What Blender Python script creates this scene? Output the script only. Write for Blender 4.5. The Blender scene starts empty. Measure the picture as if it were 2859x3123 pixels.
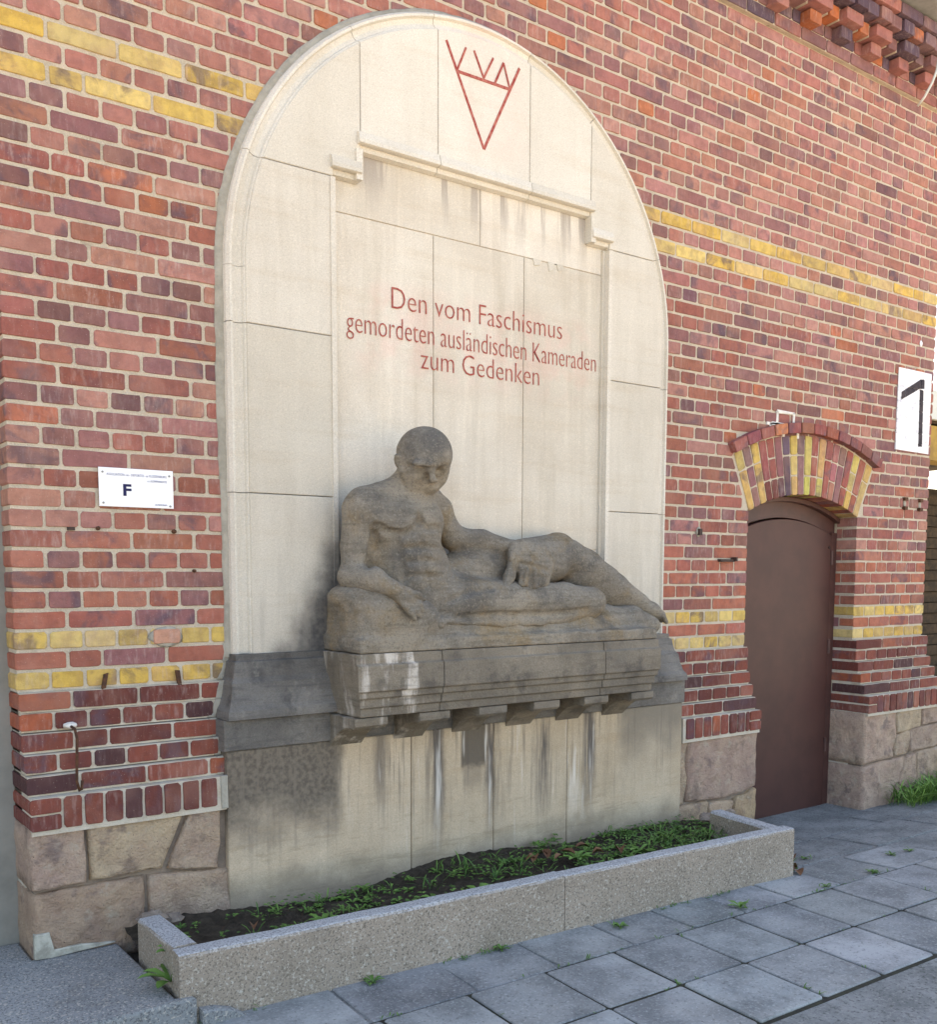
import bpy, bmesh, math, random
import numpy as np
from mathutils import Vector, Matrix
random.seed(7); np.random.seed(7)
rnd = random.random
def ru(a, b): return a + (b - a) * random.random()
S = bpy.context.scene

# ------------------------------------------------------------------ camera
CAM = np.array([-0.858655, -3.994607, 1.549282])
RR = np.array([[0.8105421, -0.5856795, 0.0010122], [-0.0557008, -0.0788065, -0.9953326], [0.5830257, 0.8067026, -0.0964988]])
FPX, CXP, CYP, WPX, HPX = 3048.18, 1379.34, 2048.27, 2859.0, 3123.0
cd = bpy.data.cameras.new('camera'); cam = bpy.data.objects.new('camera', cd); S.collection.objects.link(cam)
r_, d_, f_ = RR
M = Matrix(((r_[0], -d_[0], -f_[0], CAM[0]), (r_[1], -d_[1], -f_[1], CAM[1]), (r_[2], -d_[2], -f_[2], CAM[2]), (0, 0, 0, 1)))
cam.matrix_world = M
cd.sensor_fit = 'VERTICAL'; cd.sensor_height = 24; cd.lens = 24 * FPX / HPX
cd.shift_x = (WPX / 2 - CXP) / HPX; cd.shift_y = (CYP - HPX / 2) / HPX
cd.clip_start = .05; cd.clip_end = 2000
S.camera = cam
S.cycles.max_bounces = 6; S.cycles.diffuse_bounces = 4
# ------------------------------------------------------------------ light
SUN_EL, SUN_AZ = math.radians(47), math.radians(20)      # sun behind the building, a little to the right
w = bpy.data.worlds.new('World'); S.world = w; w.use_nodes = True
nt = w.node_tree; bg = nt.nodes['Background']
sk = nt.nodes.new('ShaderNodeTexSky'); sk.sky_type = 'NISHITA'; sk.sun_disc = False
sk.sun_elevation = SUN_EL; sk.sun_rotation = SUN_AZ; sk.air_density = 1.0; sk.dust_density = 2.5; sk.ozone_density = 1.0
nt.links.new(sk.outputs[0], bg.inputs[0]); bg.inputs[1].default_value = 0.15
sd = bpy.data.lights.new('sun', 'SUN'); sun = bpy.data.objects.new('sun', sd); S.collection.objects.link(sun)
sd.energy = 4.5; sd.angle = math.radians(.53); sd.color = (1, .93, .82)
sv = Vector((math.sin(SUN_AZ) * math.cos(SUN_EL), math.cos(SUN_AZ) * math.cos(SUN_EL), math.sin(SUN_EL)))
sun.rotation_euler = sv.to_track_quat('Z', 'Y').to_euler()
sun.location = (6, 8, 12)
vs = S.view_settings; vs.view_transform = 'Standard'; vs.look = 'None'; vs.gamma = 1; vs.use_curve_mapping = False
vs.exposure = 2.14
try:
    vs.use_white_balance = True; vs.white_balance_temperature = 7650; vs.white_balance_tint = 11
except Exception: pass

# ------------------------------------------------------------------ pixel helpers (a pixel gives a ray; depth comes from the plane named)
def ray(u, v):                       # photo pixels
    return RR.T @ np.array([(u - CXP) / FPX, (v - CYP) / FPX, 1.0])
def onY(u, v, y):
    d = ray(u, v); return CAM + (y - CAM[1]) / d[1] * d
def onZ(u, v, z):
    d = ray(u, v); return CAM + (z - CAM[2]) / d[2] * d
def proj(P):
    q = RR @ (np.asarray(P) - CAM); return CXP + FPX * q[0] / q[2], CYP + FPX * q[1] / q[2], q[2]

# ------------------------------------------------------------------ object helpers
WL = {}
def tag(o, label=None, cat=None, group=None, kind=None):
    if label: o['label'] = label
    if cat: o['category'] = cat
    if group: o['group'] = group
    if kind: o['kind'] = kind
    return o
def place(o, loc, parent):
    WL[o.name] = Vector(loc)
    if parent is not None:
        o.parent = parent; o.location = Vector(loc) - WL[parent.name]
    else: o.location = loc
def empty(name, loc, label, cat, group=None):
    o = bpy.data.objects.new(name, None); S.collection.objects.link(o); o.empty_display_size = .1
    place(o, loc, None); return tag(o, label, cat, group)
def mk(name, verts, faces, mat, parent=None, smooth=False, col=None, flat_angle=None):
    v = np.asarray(verts, dtype=float)
    c = (v.min(0) + v.max(0)) / 2
    me = bpy.data.meshes.new(name)
    me.from_pydata((v - c).tolist(), [], [tuple(f) for f in faces])
    me.materials.append(mat)
    if col is not None:
        at = me.color_attributes.new('bcol', 'FLOAT_COLOR', 'POINT')
        cc = np.asarray(col, dtype=np.float32)
        if cc.ndim == 1: cc = np.tile(cc, (len(v), 1))
        at.data.foreach_set('color', cc.ravel())
    if smooth:
        me.polygons.foreach_set('use_smooth', [True] * len(me.polygons))
    me.update()
    o = bpy.data.objects.new(name, me); S.collection.objects.link(o)
    place(o, c, parent)
    return o
class MB:
    def __init__(s): s.v = []; s.f = []; s.c = []
    def add(s, v, f, c=None):
        n = len(s.v); s.v += [tuple(x) for x in v]; s.f += [tuple(i + n for i in q) for q in f]
        if c is not None: s.c += [c] * len(v)
    def box(s, x0, x1, y0, y1, z0, z1, c=None):
        v, f = boxm(x0, x1, y0, y1, z0, z1); s.add(v, f, c)
    def build(s, name, mat, parent=None, smooth=False):
        return mk(name, s.v, s.f, mat, parent, smooth, s.c if s.c else None)
def boxm(x0, x1, y0, y1, z0, z1):
    v = [(x0, y0, z0), (x1, y0, z0), (x1, y1, z0), (x0, y1, z0), (x0, y0, z1), (x1, y0, z1), (x1, y1, z1), (x0, y1, z1)]
    f = [(0, 3, 2, 1), (4, 5, 6, 7), (0, 1, 5, 4), (1, 2, 6, 5), (2, 3, 7, 6), (3, 0, 4, 7)]
    return v, f
def prism(poly, y0, y1, bev=.004, jit=0):
    """poly: xz outline anticlockwise seen from the viewer (-y); front at y0, back at y1, bevelled front edge"""
    n = len(poly); P = np.array(poly, float)
    a = np.roll(P, 1, 0) - P; b = np.roll(P, -1, 0) - P
    a /= np.linalg.norm(a, axis=1)[:, None] + 1e-9; b /= np.linalg.norm(b, axis=1)[:, None] + 1e-9
    nb = np.stack([-b[:, 1], b[:, 0]], 1); na = np.stack([a[:, 1], -a[:, 0]], 1)
    m = na + nb; m /= np.maximum((m * m).sum(1)[:, None] / 2, .35)
    I = P + m * bev
    if jit: I += np.random.uniform(-jit, jit, I.shape)
    v = [(x, y0, z) for x, z in I] + [(x, y0 + bev, z) for x, z in P] + [(x, y1, z) for x, z in P]
    f = [tuple(range(n))]
    for i in range(n):
        j = (i + 1) % n
        f.append((n + i, n + j, j, i)); f.append((2 * n + i, 2 * n + j, n + j, n + i))
    f.append(tuple(range(3 * n - 1, 2 * n - 1, -1)))
    return v, f
def tube(pts, r, n=8, close=True):
    pts = [Vector(p) for p in pts]; v = []; f = []
    rs = r if hasattr(r, '__len__') else [r] * len(pts)
    for i, p in enumerate(pts):
        d = (pts[min(i + 1, len(pts) - 1)] - pts[max(i - 1, 0)]).normalized()
        a = d.orthogonal().normalized() if i == 0 else (a - d * a.dot(d)).normalized()
        b = d.cross(a)
        for k in range(n):
            t = 2 * math.pi * k / n; v.append(tuple(p + (a * math.cos(t) + b * math.sin(t)) * rs[i]))
    for i in range(len(pts) - 1):
        for k in range(n):
            k2 = (k + 1) % n; f.append((i * n + k, i * n + k2, (i + 1) * n + k2, (i + 1) * n + k))
    f.append(tuple(range(n - 1, -1, -1))); f.append(tuple(range((len(pts) - 1) * n, len(pts) * n)))
    return v, f

# ------------------------------------------------------------------ materials
class NT:
    def __init__(s, name, rough=.9, spec=.2):
        s.m = bpy.data.materials.new(name); s.m.use_nodes = True; s.t = s.m.node_tree
        s.b = s.t.nodes['Principled BSDF']; s.b.inputs['Roughness'].default_value = rough
        s.b.inputs['Specular IOR Level'].default_value = spec
        s.g = s.t.nodes.new('ShaderNodeNewGeometry'); s.pos = s.g.outputs['Position']
    def n(s, t): return s.t.nodes.new(t)
    def set(s, sock, v):
        if isinstance(v, bpy.types.NodeSocket): s.t.links.new(v, sock)
        elif isinstance(v, (tuple, list)): sock.default_value = (*v, 1) if len(v) == 3 and sock.type == 'RGBA' else v
        else: sock.default_value = v
    def map(s, scale, vec=None, off=(0, 0, 0)):
        k = s.n('ShaderNodeMapping'); s.set(k.inputs[0], vec or s.pos); k.inputs['Scale'].default_value = scale; s.set(k.inputs[1], off); return k.outputs[0]
    def noise(s, scale, detail=3, rough=.55, vec=None, dist=0):
        k = s.n('ShaderNodeTexNoise'); s.set(k.inputs['Vector'], vec or s.pos)
        k.inputs['Scale'].default_value = scale; k.inputs['Detail'].default_value = detail; k.inputs['Roughness'].default_value = rough; k.inputs['Distortion'].default_value = dist
        return k.outputs[0]
    def vor(s, scale, vec=None, out=0, feat='F1'):
        k = s.n('ShaderNodeTexVoronoi'); k.feature = feat; s.set(k.inputs['Vector'], vec or s.pos); k.inputs['Scale'].default_value = scale; return k.outputs[out]
    def ramp(s, f, a, b, va=0., vb=1.):
        k = s.n('ShaderNodeMapRange'); k.interpolation_type = 'SMOOTHSTEP'; s.set(k.inputs[0], f)
        for i, q in enumerate((a, b, va, vb)): s.set(k.inputs[1 + i], q)
        return k.outputs[0]
    def math(s, op, a, b=0., c=0.):
        k = s.n('ShaderNodeMath'); k.operation = op; s.set(k.inputs[0], a); s.set(k.inputs[1], b); s.set(k.inputs[2], c); return k.outputs[0]
    def mul(s, *a):
        r = a[0]
        for q in a[1:]: r = s.math('MULTIPLY', r, q)
        return r
    def mix(s, f, a, b, mode='MIX'):
        k = s.n('ShaderNodeMix'); k.data_type = 'RGBA'; k.blend_type = mode; s.set(k.inputs[0], f); s.set(k.inputs[6], a); s.set(k.inputs[7], b); return k.outputs[2]
    def sep(s):
        k = s.n('ShaderNodeSeparateXYZ'); s.t.links.new(s.pos, k.inputs[0]); return k.outputs
    def attr(s, name='bcol'):
        k = s.n('ShaderNodeAttribute'); k.attribute_name = name; return k.outputs
    def bump(s, h, strength=.5, dist=.004, normal=None):
        k = s.n('ShaderNodeBump'); k.inputs['Strength'].default_value = strength; k.inputs['Distance'].default_value = dist; s.set(k.inputs['Height'], h)
        if normal is not None: s.t.links.new(normal, k.inputs['Normal'])
        return k.outputs[0]
    def out(s, col, normal=None, rough=None):
        s.set(s.b.inputs['Base Color'], col)
        if normal is not None: s.t.links.new(normal, s.b.inputs['Normal'])
        if rough is not None: s.set(s.b.inputs['Roughness'], rough)
        return s.m

def m_brick():
    k = NT('brick', .85, .2); a = k.attr(); base = a['Color']; seed = a['Alpha']
    cb = k.n('ShaderNodeCombineXYZ'); k.set(cb.inputs[0], k.mul(seed, 37.)); k.set(cb.inputs[1], k.mul(seed, 91.)); k.set(cb.inputs[2], k.mul(seed, 53.))
    v1 = k.n('ShaderNodeVectorMath'); k.t.links.new(k.pos, v1.inputs[0]); k.t.links.new(cb.outputs[0], v1.inputs[1]); p = v1.outputs[0]
    n1 = k.noise(8, 4, .6, p, .6); fl = k.ramp(n1, .46, .66)                      # flame marks
    amt = k.ramp(k.math('FRACT', k.mul(seed, 7.3)), .1, .95, .12, .95)
    c = k.mix(k.mul(fl, amt), base, k.mix(.78, base, (.105, .08, .105)))
    n2 = k.noise(1, 4, .65, k.map((60, 60, 14), p)); st = k.ramp(n2, .48, .72)     # pale lime streaks
    pa = k.ramp(k.math('FRACT', k.mul(seed, 13.1)), .2, 1., .1, .6)
    c = k.mix(k.mul(st, pa), c, k.mix(.5, c, (.62, .5, .45)))
    n4 = k.noise(21, 4, .65, p); c = k.mix(k.ramp(n4, .36, .66, .0, .5), c, k.mix(.55, c, (.09, .04, .035)))
    n5 = k.noise(3.5, 3, .6, p); c = k.mix(k.ramp(n5, .48, .68, 0, .45), c, k.mix(.5, c, (.5, .27, .2)))
    sp = k.vor(80, p); c = k.mix(k.ramp(sp, .12, .04, 0, .75), c, k.mix(.7, c, (.66, .56, .46)))
    h = k.math('ADD', k.noise(140, 4, .7, p), k.mul(n4, 1.8))
    return k.out(c, k.bump(h, .8, .005), k.ramp(n1, .3, .7, .75, .92))
def m_mortar():
    k = NT('mortar', .95, .1); n = k.noise(9, 4, .6); c = k.mix(k.ramp(n, .3, .7), (.55, .47, .365), (.43, .365, .28))
    c = k.mix(k.ramp(k.noise(170, 3), .4, .7, 0, .5), c, (.66, .585, .475))
    z = k.sep()[2]
    wash = k.mul(k.ramp(z, 1.25, .95), k.ramp(k.noise(14, 3), .35, .55)); c = k.mix(k.mul(wash, .5), c, (.62, .58, .5))
    dk = k.ramp(k.noise(4.5, 5, .7), .62, .74); c = k.mix(k.mul(dk, .6), c, (.2, .16, .12))
    h = k.math('ADD', k.noise(120, 5, .7), k.mul(k.noise(30, 3), .8))
    return k.out(c, k.bump(h, .9, .006))
def stone(name, base, alt, dark=None, grain=1., streak=.3, layers=None, bump=.4, rough=.9, lich=0.):
    """cream limestone: fine vertical weathering streaks, pores, cloudy tone"""
    k = NT(name, rough, .15); x, y, z = k.sep()
    c = k.mix(k.ramp(k.noise(2.2, 5, .6), .3, .7), base, alt)
    c = k.mix(k.mul(k.ramp(k.noise(1, 5, .65, k.map((9, 9, .9))), .45, .75), streak), c, k.mix(1., c, (.72, .69, .64), 'MULTIPLY'))
    c = k.mix(k.mul(k.ramp(k.noise(1, 4, .6, k.map((16, 16, 1.2))), .5, .72), streak * .8), c, k.mix(1., c, (1.22, 1.22, 1.22), 'MULTIPLY'))
    c = k.mix(k.ramp(k.noise(210, 3, .7), .42, .7, 0, .5 * grain), c, k.mix(1., c, (.62, .59, .55), 'MULTIPLY'))
    c = k.mix(k.ramp(k.noise(120, 2, .7), .5, .75, 0, .5 * grain), c, k.mix(1., c, (1.32, 1.3, 1.27), 'MULTIPLY'))
    pores = k.ramp(k.vor(70), .10, .03, 0, .7); c = k.mix(k.mul(pores, k.ramp(k.noise(12, 2), .45, .6)), c, (.16, .13, .1))
    oi = k.n('ShaderNodeObjectInfo').outputs['Random']; c = k.mix(1., c, k.mix(oi, (.88, .87, .85), (1.05, 1.05, 1.06)), 'MULTIPLY')
    bed = k.noise(1, 5, .65, k.map((1.2, 1.2, 11), None, (0, 0, 0))); c = k.mix(k.ramp(bed, .5, .68, 0, .3), c, k.mix(1., c, (.86, .78, .68), 'MULTIPLY'))
    if layers: c = layers(k, c, x, y, z)
    h = k.math('ADD', k.noise(110, 4, .7), k.mul(k.noise(25, 3, .6), .9))
    return k.out(c, k.bump(h, bump, .004 * (1 + 2 * (bump > .5))))
CREAM, CREAM2 = (.65, .605, .525), (.585, .54, .465)
def lay_frame(k, c, x, y, z):
    # black crust creeping up the left frame beside the statue, grey lee streaks on the jambs
    e = k.math('ADD', k.math('SUBTRACT', 1.32, x), k.mul(k.math('SUBTRACT', z, 1.2), .55))
    f = k.math('ADD', e, k.mul(k.math('SUBTRACT', k.noise(6, 4, .6), .5), .25))
    m = k.mul(k.ramp(f, .36, .14), k.ramp(x, 1.42, 1.34))
    c = k.mix(k.mul(m, .93), c, k.mix(k.ramp(k.noise(40, 3), .3, .7), (.045, .045, .05), (.1, .095, .09)))
    g = k.mul(k.ramp(z, 2.0, 1.3), k.ramp(k.noise(1, 4, .6, k.map((22, 22, 1.5))), .45, .7), .35)
    c = k.mix(g, c, (.3, .27, .23))
    return c
def lay_panel(k, c, x, y, z):
    n = k.noise(1, 4, .6, k.map((14, 14, 1.1)))
    m = k.mul(k.ramp(z, 3.12, 3.42), k.ramp(n, .5, .6), .75); c = k.mix(m, c, (.3, .26, .23))
    m = k.mul(k.ramp(k.math('ADD', z, k.mul(n, .18)), 1.62, 1.42), .75); c = k.mix(m, c, (.3, .3, .3))
    e = k.mul(k.ramp(x, 1.42, 1.36), k.ramp(z, 1.95, 1.6)); c = k.mix(k.mul(e, .9), c, (.06, .06, .065))
    # faint red bleeding round the inscription
    r = k.mul(k.ramp(x, 1.4, 1.6), k.ramp(x, 3.0, 2.8), k.ramp(z, 2.4, 2.55), k.ramp(z, 2.92, 2.78), k.ramp(k.noise(9, 3), .35, .65))
    return k.mix(k.mul(r, .28), c, (.7, .42, .36))
def lay_arch(k, c, x, y, z):
    r = k.mul(k.ramp(x, 1.85, 2.05), k.ramp(x, 2.5, 2.3), k.ramp(z, 3.45, 3.65), k.ramp(k.noise(9, 3), .35, .65))
    return k.mix(k.mul(r, .22), c, (.7, .45, .4))
def lay_plinth(k, c, x, y, z):
    n = k.noise(1, 4, .6, k.map((17, 17, 1.4))); n2 = k.noise(5, 4, .6)
    # dark crust left of the first bracket, fading downwards
    zz = k.math('ADD', z, k.mul(k.math('SUBTRACT', n2, .5), .35))
    m = k.mul(k.ramp(zz, .3, .62), k.ramp(k.math('ADD', x, k.mul(k.math('SUBTRACT', n2, .5), .1)), 1.36, 1.29))
    c = k.mix(k.mul(m, .88), c, k.mix(k.ramp(k.noise(45, 3), .3, .7), (.055, .048, .042), (.15, .125, .1)))
    m = k.mul(k.ramp(zz, .4, .8), k.ramp(x, 3.02, 3.12)); c = k.mix(k.mul(m, .8), c, (.17, .148, .118))
    # run-off streaks between and under the brackets
    pr = k.math('ABSOLUTE', k.math('SUBTRACT', k.math('FRACT', k.math('DIVIDE', k.math('SUBTRACT', k.math('ADD', x, k.mul(k.math('SUBTRACT', k.noise(1, 3, .6, k.map((4, 4, 9))), .5), .05)), 1.182), .333)), .5))
    mid = k.mul(k.ramp(x, 1.4, 1.6), k.ramp(x, 3.0, 2.9))
    m = k.mul(k.ramp(pr, .3, .46), k.ramp(zz, .1, .7), k.ramp(n, .36, .55), mid); c = k.mix(k.mul(m, .95), c, (.11, .095, .085))
    n3 = k.noise(1, 5, .65, k.map((30, 30, 1.1), None, (3, 1, 5))); c = k.mix(k.mul(k.ramp(n3, .52, .66), k.ramp(zz, .1, .75), .7), c, (.2, .165, .13))
    c = k.mix(k.mul(k.ramp(k.noise(1, 5, .65, k.map((4, 4, 34))), .55, .66), k.ramp(z, .7, .3), .4), c, (.3, .23, .15))
    m = k.mul(k.ramp(x, 1.98, 2.0), k.ramp(x, 2.15, 2.13), k.ramp(k.math('ADD', z, k.mul(k.noise(30, 2), .05)), .62, .66)); c = k.mix(k.mul(m, .85), c, (.09, .075, .06))
    m = k.mul(k.ramp(x, 1.99, 2.01), k.ramp(x, 2.13, 2.10), k.ramp(k.math('ADD', z, k.mul(k.noise(20, 2), .08)), .5, .58)); c = k.mix(k.mul(m, .4), c, (.16, .135, .11))
    m = k.mul(k.ramp(n, .55, .7), k.ramp(zz, .1, .6), k.ramp(x, 1.33, 1.45), k.ramp(x, 3.0, 2.9)); c = k.mix(k.mul(m, .6), c, (.82, .77, .7))
    m = k.ramp(zz, .3, .12); c = k.mix(k.mul(m, .6), c, (.19, .15, .11))
    return c
def lay_ledge(k, c, x, y, z):
    n = k.noise(1, 4, .6, k.map((12, 12, 2.2)))
    m = k.mul(k.ramp(n, .52, .66), k.ramp(x, 1.2, 1.35), k.ramp(x, 1.75, 1.5)); c = k.mix(k.mul(m, .85), c, (.66, .6, .53))
    m = k.mul(k.ramp(n, .6, .75), .4); c = k.mix(m, c, (.45, .39, .31))
    n = k.noise(8, 5, .7); c = k.mix(k.ramp(n, .5, .7, 0, .7), c, (.085, .075, .065))
    n = k.noise(1, 4, .6, k.map((6, 6, 50))); return k.mix(k.ramp(n, .5, .7, 0, .45), c, (.12, .1, .08))
def lay_base(k, c, x, y, z):
    n = k.noise(7, 5, .7); c = k.mix(k.ramp(n, .5, .72, 0, .7), c, (.06, .057, .055))
    n = k.noise(9, 5, .7, k.map((1, 1, 1), None, (3, 8, 1))); c = k.mix(k.ramp(n, .55, .75, 0, .6), c, (.36, .33, .28))
    n = k.noise(1, 4, .6, k.map((6, 6, 50))); return k.mix(k.ramp(n, .5, .7, 0, .5), c, (.09, .085, .08))
def lay_statue(k, c, x, y, z):
    n = k.noise(4, 5, .65); c = k.mix(k.ramp(n, .5, .7, 0, .65), c, (.27, .185, .09))
    n = k.noise(3, 5, .65, k.map((1, 1, 1), None, (5, 2, 9))); c = k.mix(k.ramp(n, .48, .68, 0, .75), c, (.09, .085, .08))
    n = k.noise(1, 5, .7, k.map((4, 4, 38))); c = k.mix(k.ramp(n, .46, .66, 0, .42), c, (.1, .088, .07))
    n = k.noise(85, 3, .75); c = k.mix(k.ramp(n, .5, .7, 0, .4), c, (.38, .34, .275)); n = k.noise(70, 3, .75, k.map((1, 1, 1), None, (4, 4, 1))); c = k.mix(k.ramp(n, .52, .7, 0, .45), c, (.06, .055, .045))
    return c
MAT = {}
MAT['brick'] = m_brick(); MAT['mortar'] = m_mortar()
MAT['frame'] = stone('frame_limestone', CREAM, CREAM2, layers=lay_frame)
MAT['arch'] = stone('arch_limestone', (.68, .64, .565), (.625, .585, .51), layers=lay_arch, streak=.15)
MAT['panel'] = stone('panel_limestone', (.67, .62, .535), (.59, .53, .445), layers=lay_panel, streak=.5)
MAT['plinth'] = stone('plinth_limestone', (.6, .495, .37), (.5, .4, .285), layers=lay_plinth, streak=.3)
MAT['ledge'] = stone('ledge_limestone', (.29, .25, .198), (.17, .15, .125), layers=lay_ledge, streak=.35, grain=1.3, bump=.6)
MAT['base'] = stone('base_limestone', (.23, .213, .19), (.13, .122, .113), layers=lay_base, streak=.4, grain=1.2, bump=.6)
MAT['statue'] = stone('statue_stone', (.31, .27, .212), (.195, .174, .145), layers=lay_statue, streak=.2, grain=1.2, bump=.7)
def m_sand(name, a, b, sc=8):
    k = NT(name, .95, .1); c = k.mix(k.ramp(k.noise(sc, 5, .65), .3, .7), a, b)
    at = k.attr(); c = k.mix(.75, c, at['Color'], 'MULTIPLY')
    c = k.mix(k.ramp(k.noise(120, 3, .7), .4, .7, 0, .45), c, k.mix(.5, c, (.2, .15, .13)))
    c = k.mix(k.ramp(k.noise(9, 5, .7), .5, .7, 0, .8), c, (.26, .19, .15)); c = k.mix(k.ramp(k.noise(13, 5, .7, k.map((1, 1, 1), None, (7, 1, 4))), .55, .7, 0, .7), c, (.55, .46, .36)); c = k.mix(k.ramp(k.noise(6, 4, .7, k.map((1, 1, 1), None, (1, 9, 4))), .58, .7, 0, .6), c, (.2, .15, .15))
    sp = k.vor(55); c = k.mix(k.mul(k.ramp(sp, .14, .06), k.ramp(k.noise(7, 2), .5, .6)), c, (.07, .055, .05))
    h = k.math('ADD', k.mul(k.noise(14, 5, .6), 2.), k.noise(90, 4, .7)); return k.out(c, k.bump(h, 1., .02))
MAT['sand'] = m_sand('plinth_sandstone', (.82, .68, .52), (.64, .5, .4))
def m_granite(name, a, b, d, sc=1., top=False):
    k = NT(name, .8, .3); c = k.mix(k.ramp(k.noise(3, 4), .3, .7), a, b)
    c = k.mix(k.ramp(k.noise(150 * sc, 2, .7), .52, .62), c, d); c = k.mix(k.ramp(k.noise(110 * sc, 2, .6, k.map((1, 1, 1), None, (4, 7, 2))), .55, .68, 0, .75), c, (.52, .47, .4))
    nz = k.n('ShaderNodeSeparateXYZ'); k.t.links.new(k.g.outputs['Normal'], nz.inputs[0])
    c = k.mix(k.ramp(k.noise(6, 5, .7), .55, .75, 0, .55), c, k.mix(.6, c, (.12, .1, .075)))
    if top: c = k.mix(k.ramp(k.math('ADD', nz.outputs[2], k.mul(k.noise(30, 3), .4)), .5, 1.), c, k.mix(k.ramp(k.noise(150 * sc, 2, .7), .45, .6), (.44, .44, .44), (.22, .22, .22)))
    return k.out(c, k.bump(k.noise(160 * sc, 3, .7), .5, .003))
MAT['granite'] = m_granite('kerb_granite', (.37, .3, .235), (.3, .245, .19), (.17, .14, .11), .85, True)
MAT['step'] = m_granite('step_granite', (.3, .305, .3), (.22, .227, .226), (.12, .122, .122), .85)
def m_slab():
    k = NT('paving_concrete', .85, .25); a = k.attr(); c = k.mix(k.ramp(k.noise(3.2, 5, .65), .35, .65), (.31, .322, .318), (.17, .178, .177))
    c = k.mix(1., c, a['Color'], 'MULTIPLY')
    c = k.mix(k.ramp(k.noise(1.7, 4, .6), .5, .62, 0, .45), c, k.mix(.6, c, (.36, .36, .34)))
    c = k.mix(k.ramp(k.noise(75, 3, .75), .5, .7, 0, .6), c, (.42, .43, .42)); c = k.mix(k.ramp(k.noise(60, 3, .75, k.map((1, 1, 1), None, (2, 3, 4))), .54, .7, 0, .6), c, (.07, .072, .07))
    c = k.mix(k.ramp(k.vor(21), .05, .03), c, (.05, .05, .05))
    return k.out(c, k.bump(k.noise(150, 4, .7), .35, .003))
MAT['slab'] = m_slab()
def m_plain(name, a, b, sc=20, bump=.4, dist=.004, rough=.9, spec=.2, metal=0, det=5):
    k = NT(name, rough, spec); k.b.inputs['Metallic'].default_value = metal
    c = k.mix(k.ramp(k.noise(sc, det, .65), .35, .65), a, b); c = k.mix(k.ramp(k.noise(sc * 12, 3, .7), .4, .7, 0, .4), c, k.mix(.5, c, a))
    return k.out(c, k.bump(k.noise(sc * 6, 4, .7), bump, dist))
def m_asphalt(name):
    k = NT(name, .9, .2); c = k.mix(k.ramp(k.noise(4, 5, .7), .35, .65), (.25, .258, .254), (.15, .157, .155))
    c = k.mix(k.ramp(k.noise(70, 3, .75), .5, .68, 0, .7), c, (.3, .3, .285)); c = k.mix(k.ramp(k.noise(60, 3, .75, k.map((1, 1, 1), None, (2, 3, 4))), .52, .68, 0, .75), c, (.05, .052, .05))
    return k.out(c, k.bump(k.noise(90, 4, .75), 1., .006))
MAT['asphalt'] = m_asphalt('rough_asphalt')
MAT['asph2'] = m_asphalt('worn_asphalt_slab')
MAT['bed'] = m_plain('joint_dirt', (.045, .045, .03), (.028, .026, .022), 20, .8, .006)
MAT['soil'] = m_plain('soil', (.045, .035, .025), (.085, .066, .047), 30, 1., .012)
MAT['door'] = m_plain('door_paint', (.078, .032, .026), (.06, .025, .021), 3, .06, .001, .5, .3, det=4)
MAT['doorframe'] = m_plain('door_frame_paint', (.085, .036, .03), (.06, .026, .022), 9, .1, .001, .5, .4)
MAT['rust'] = m_plain('rusty_iron', (.11, .045, .02), (.045, .022, .014), 60, .6, .002, .8, .3)
MAT['iron'] = m_plain('dark_iron', (.035, .025, .022), (.07, .04, .03), 50, .5, .002, .7, .3)
MAT['white'] = m_plain('white_enamel', (.86, .86, .87), (.84, .84, .86), 3, .02, .0005, .35, .4)
def m_worn():
    k = NT('worn_white_paint', .8, .2); c = k.mix(k.ramp(k.noise(7, 4, .7, k.map((1, 1, 2.4))), .54, .66, 0, .7), (.8, .8, .82), (.46, .47, .54))
    c = k.mix(k.ramp(k.noise(26, 4, .7), .62, .7, 0, .8), c, (.42, .33, .31)); return k.out(c, k.bump(k.noise(120, 4), .4, .002))
MAT['wpaint'] = m_worn()
MAT['smear'] = m_plain('old_cream_paint', (.5, .48, .4), (.3, .28, .23), 24, .6, .004)
MAT['smear2'] = m_plain('lime_smear', (.78, .76, .7), (.6, .56, .5), 24, .6, .004)
MAT['oldmortar'] = m_plain('old_brown_mortar', (.3, .24, .19), (.2, .16, .13), 14, .9, .008)
MAT['bpaint'] = m_plain('worn_black_paint', (.035, .032, .04), (.075, .06, .065), 25, .4, .002)
MAT['ink'] = m_plain('dark_blue_ink', (.012, .014, .07), (.012, .014, .07), 5, 0, .001, .5)
MAT['inkpale'] = m_plain('grey_blue_ink', (.1, .12, .25), (.16, .18, .32), 60, 0, .001, .5)
def m_red():
    k = NT('faded_red_paint', .8, .2); c = k.mix(k.ramp(k.noise(35, 4, .7), .35, .65), (.28, .045, .04), (.42, .14, .11)); return k.out(c, k.bump(k.noise(150, 3), .4, .002))
MAT['red'] = m_red()
MAT['render'] = m_plain('grey_render', (.3, .285, .25), (.22, .21, .185), 2.5, .5, .004)
MAT['fillet'] = m_plain('grey_mortar', (.4, .37, .31), (.3, .28, .23), 16, .8, .006)
MAT['wood'] = m_plain('weathered_wood', (.075, .05, .03), (.035, .026, .018), 14, .8, .006)
MAT['ochre'] = m_plain('ochre_beam', (.4, .26, .07), (.28, .18, .06), 8, .4, .003)
MAT['pale'] = m_plain('pale_render', (.62, .64, .6), (.55, .57, .53), 5, .3, .003)
MAT['tile'] = m_plain('roof_tile', (.16, .06, .04), (.11, .045, .03), 9, .5, .004)
MAT['coping'] = m_plain('grey_coping', (.3, .3, .29), (.22, .22, .215), 6, .5, .004)
MAT['ground'] = m_plain('yard_ground', (.44, .37, .28), (.38, .32, .24), 1.2, .6, .01)
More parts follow.
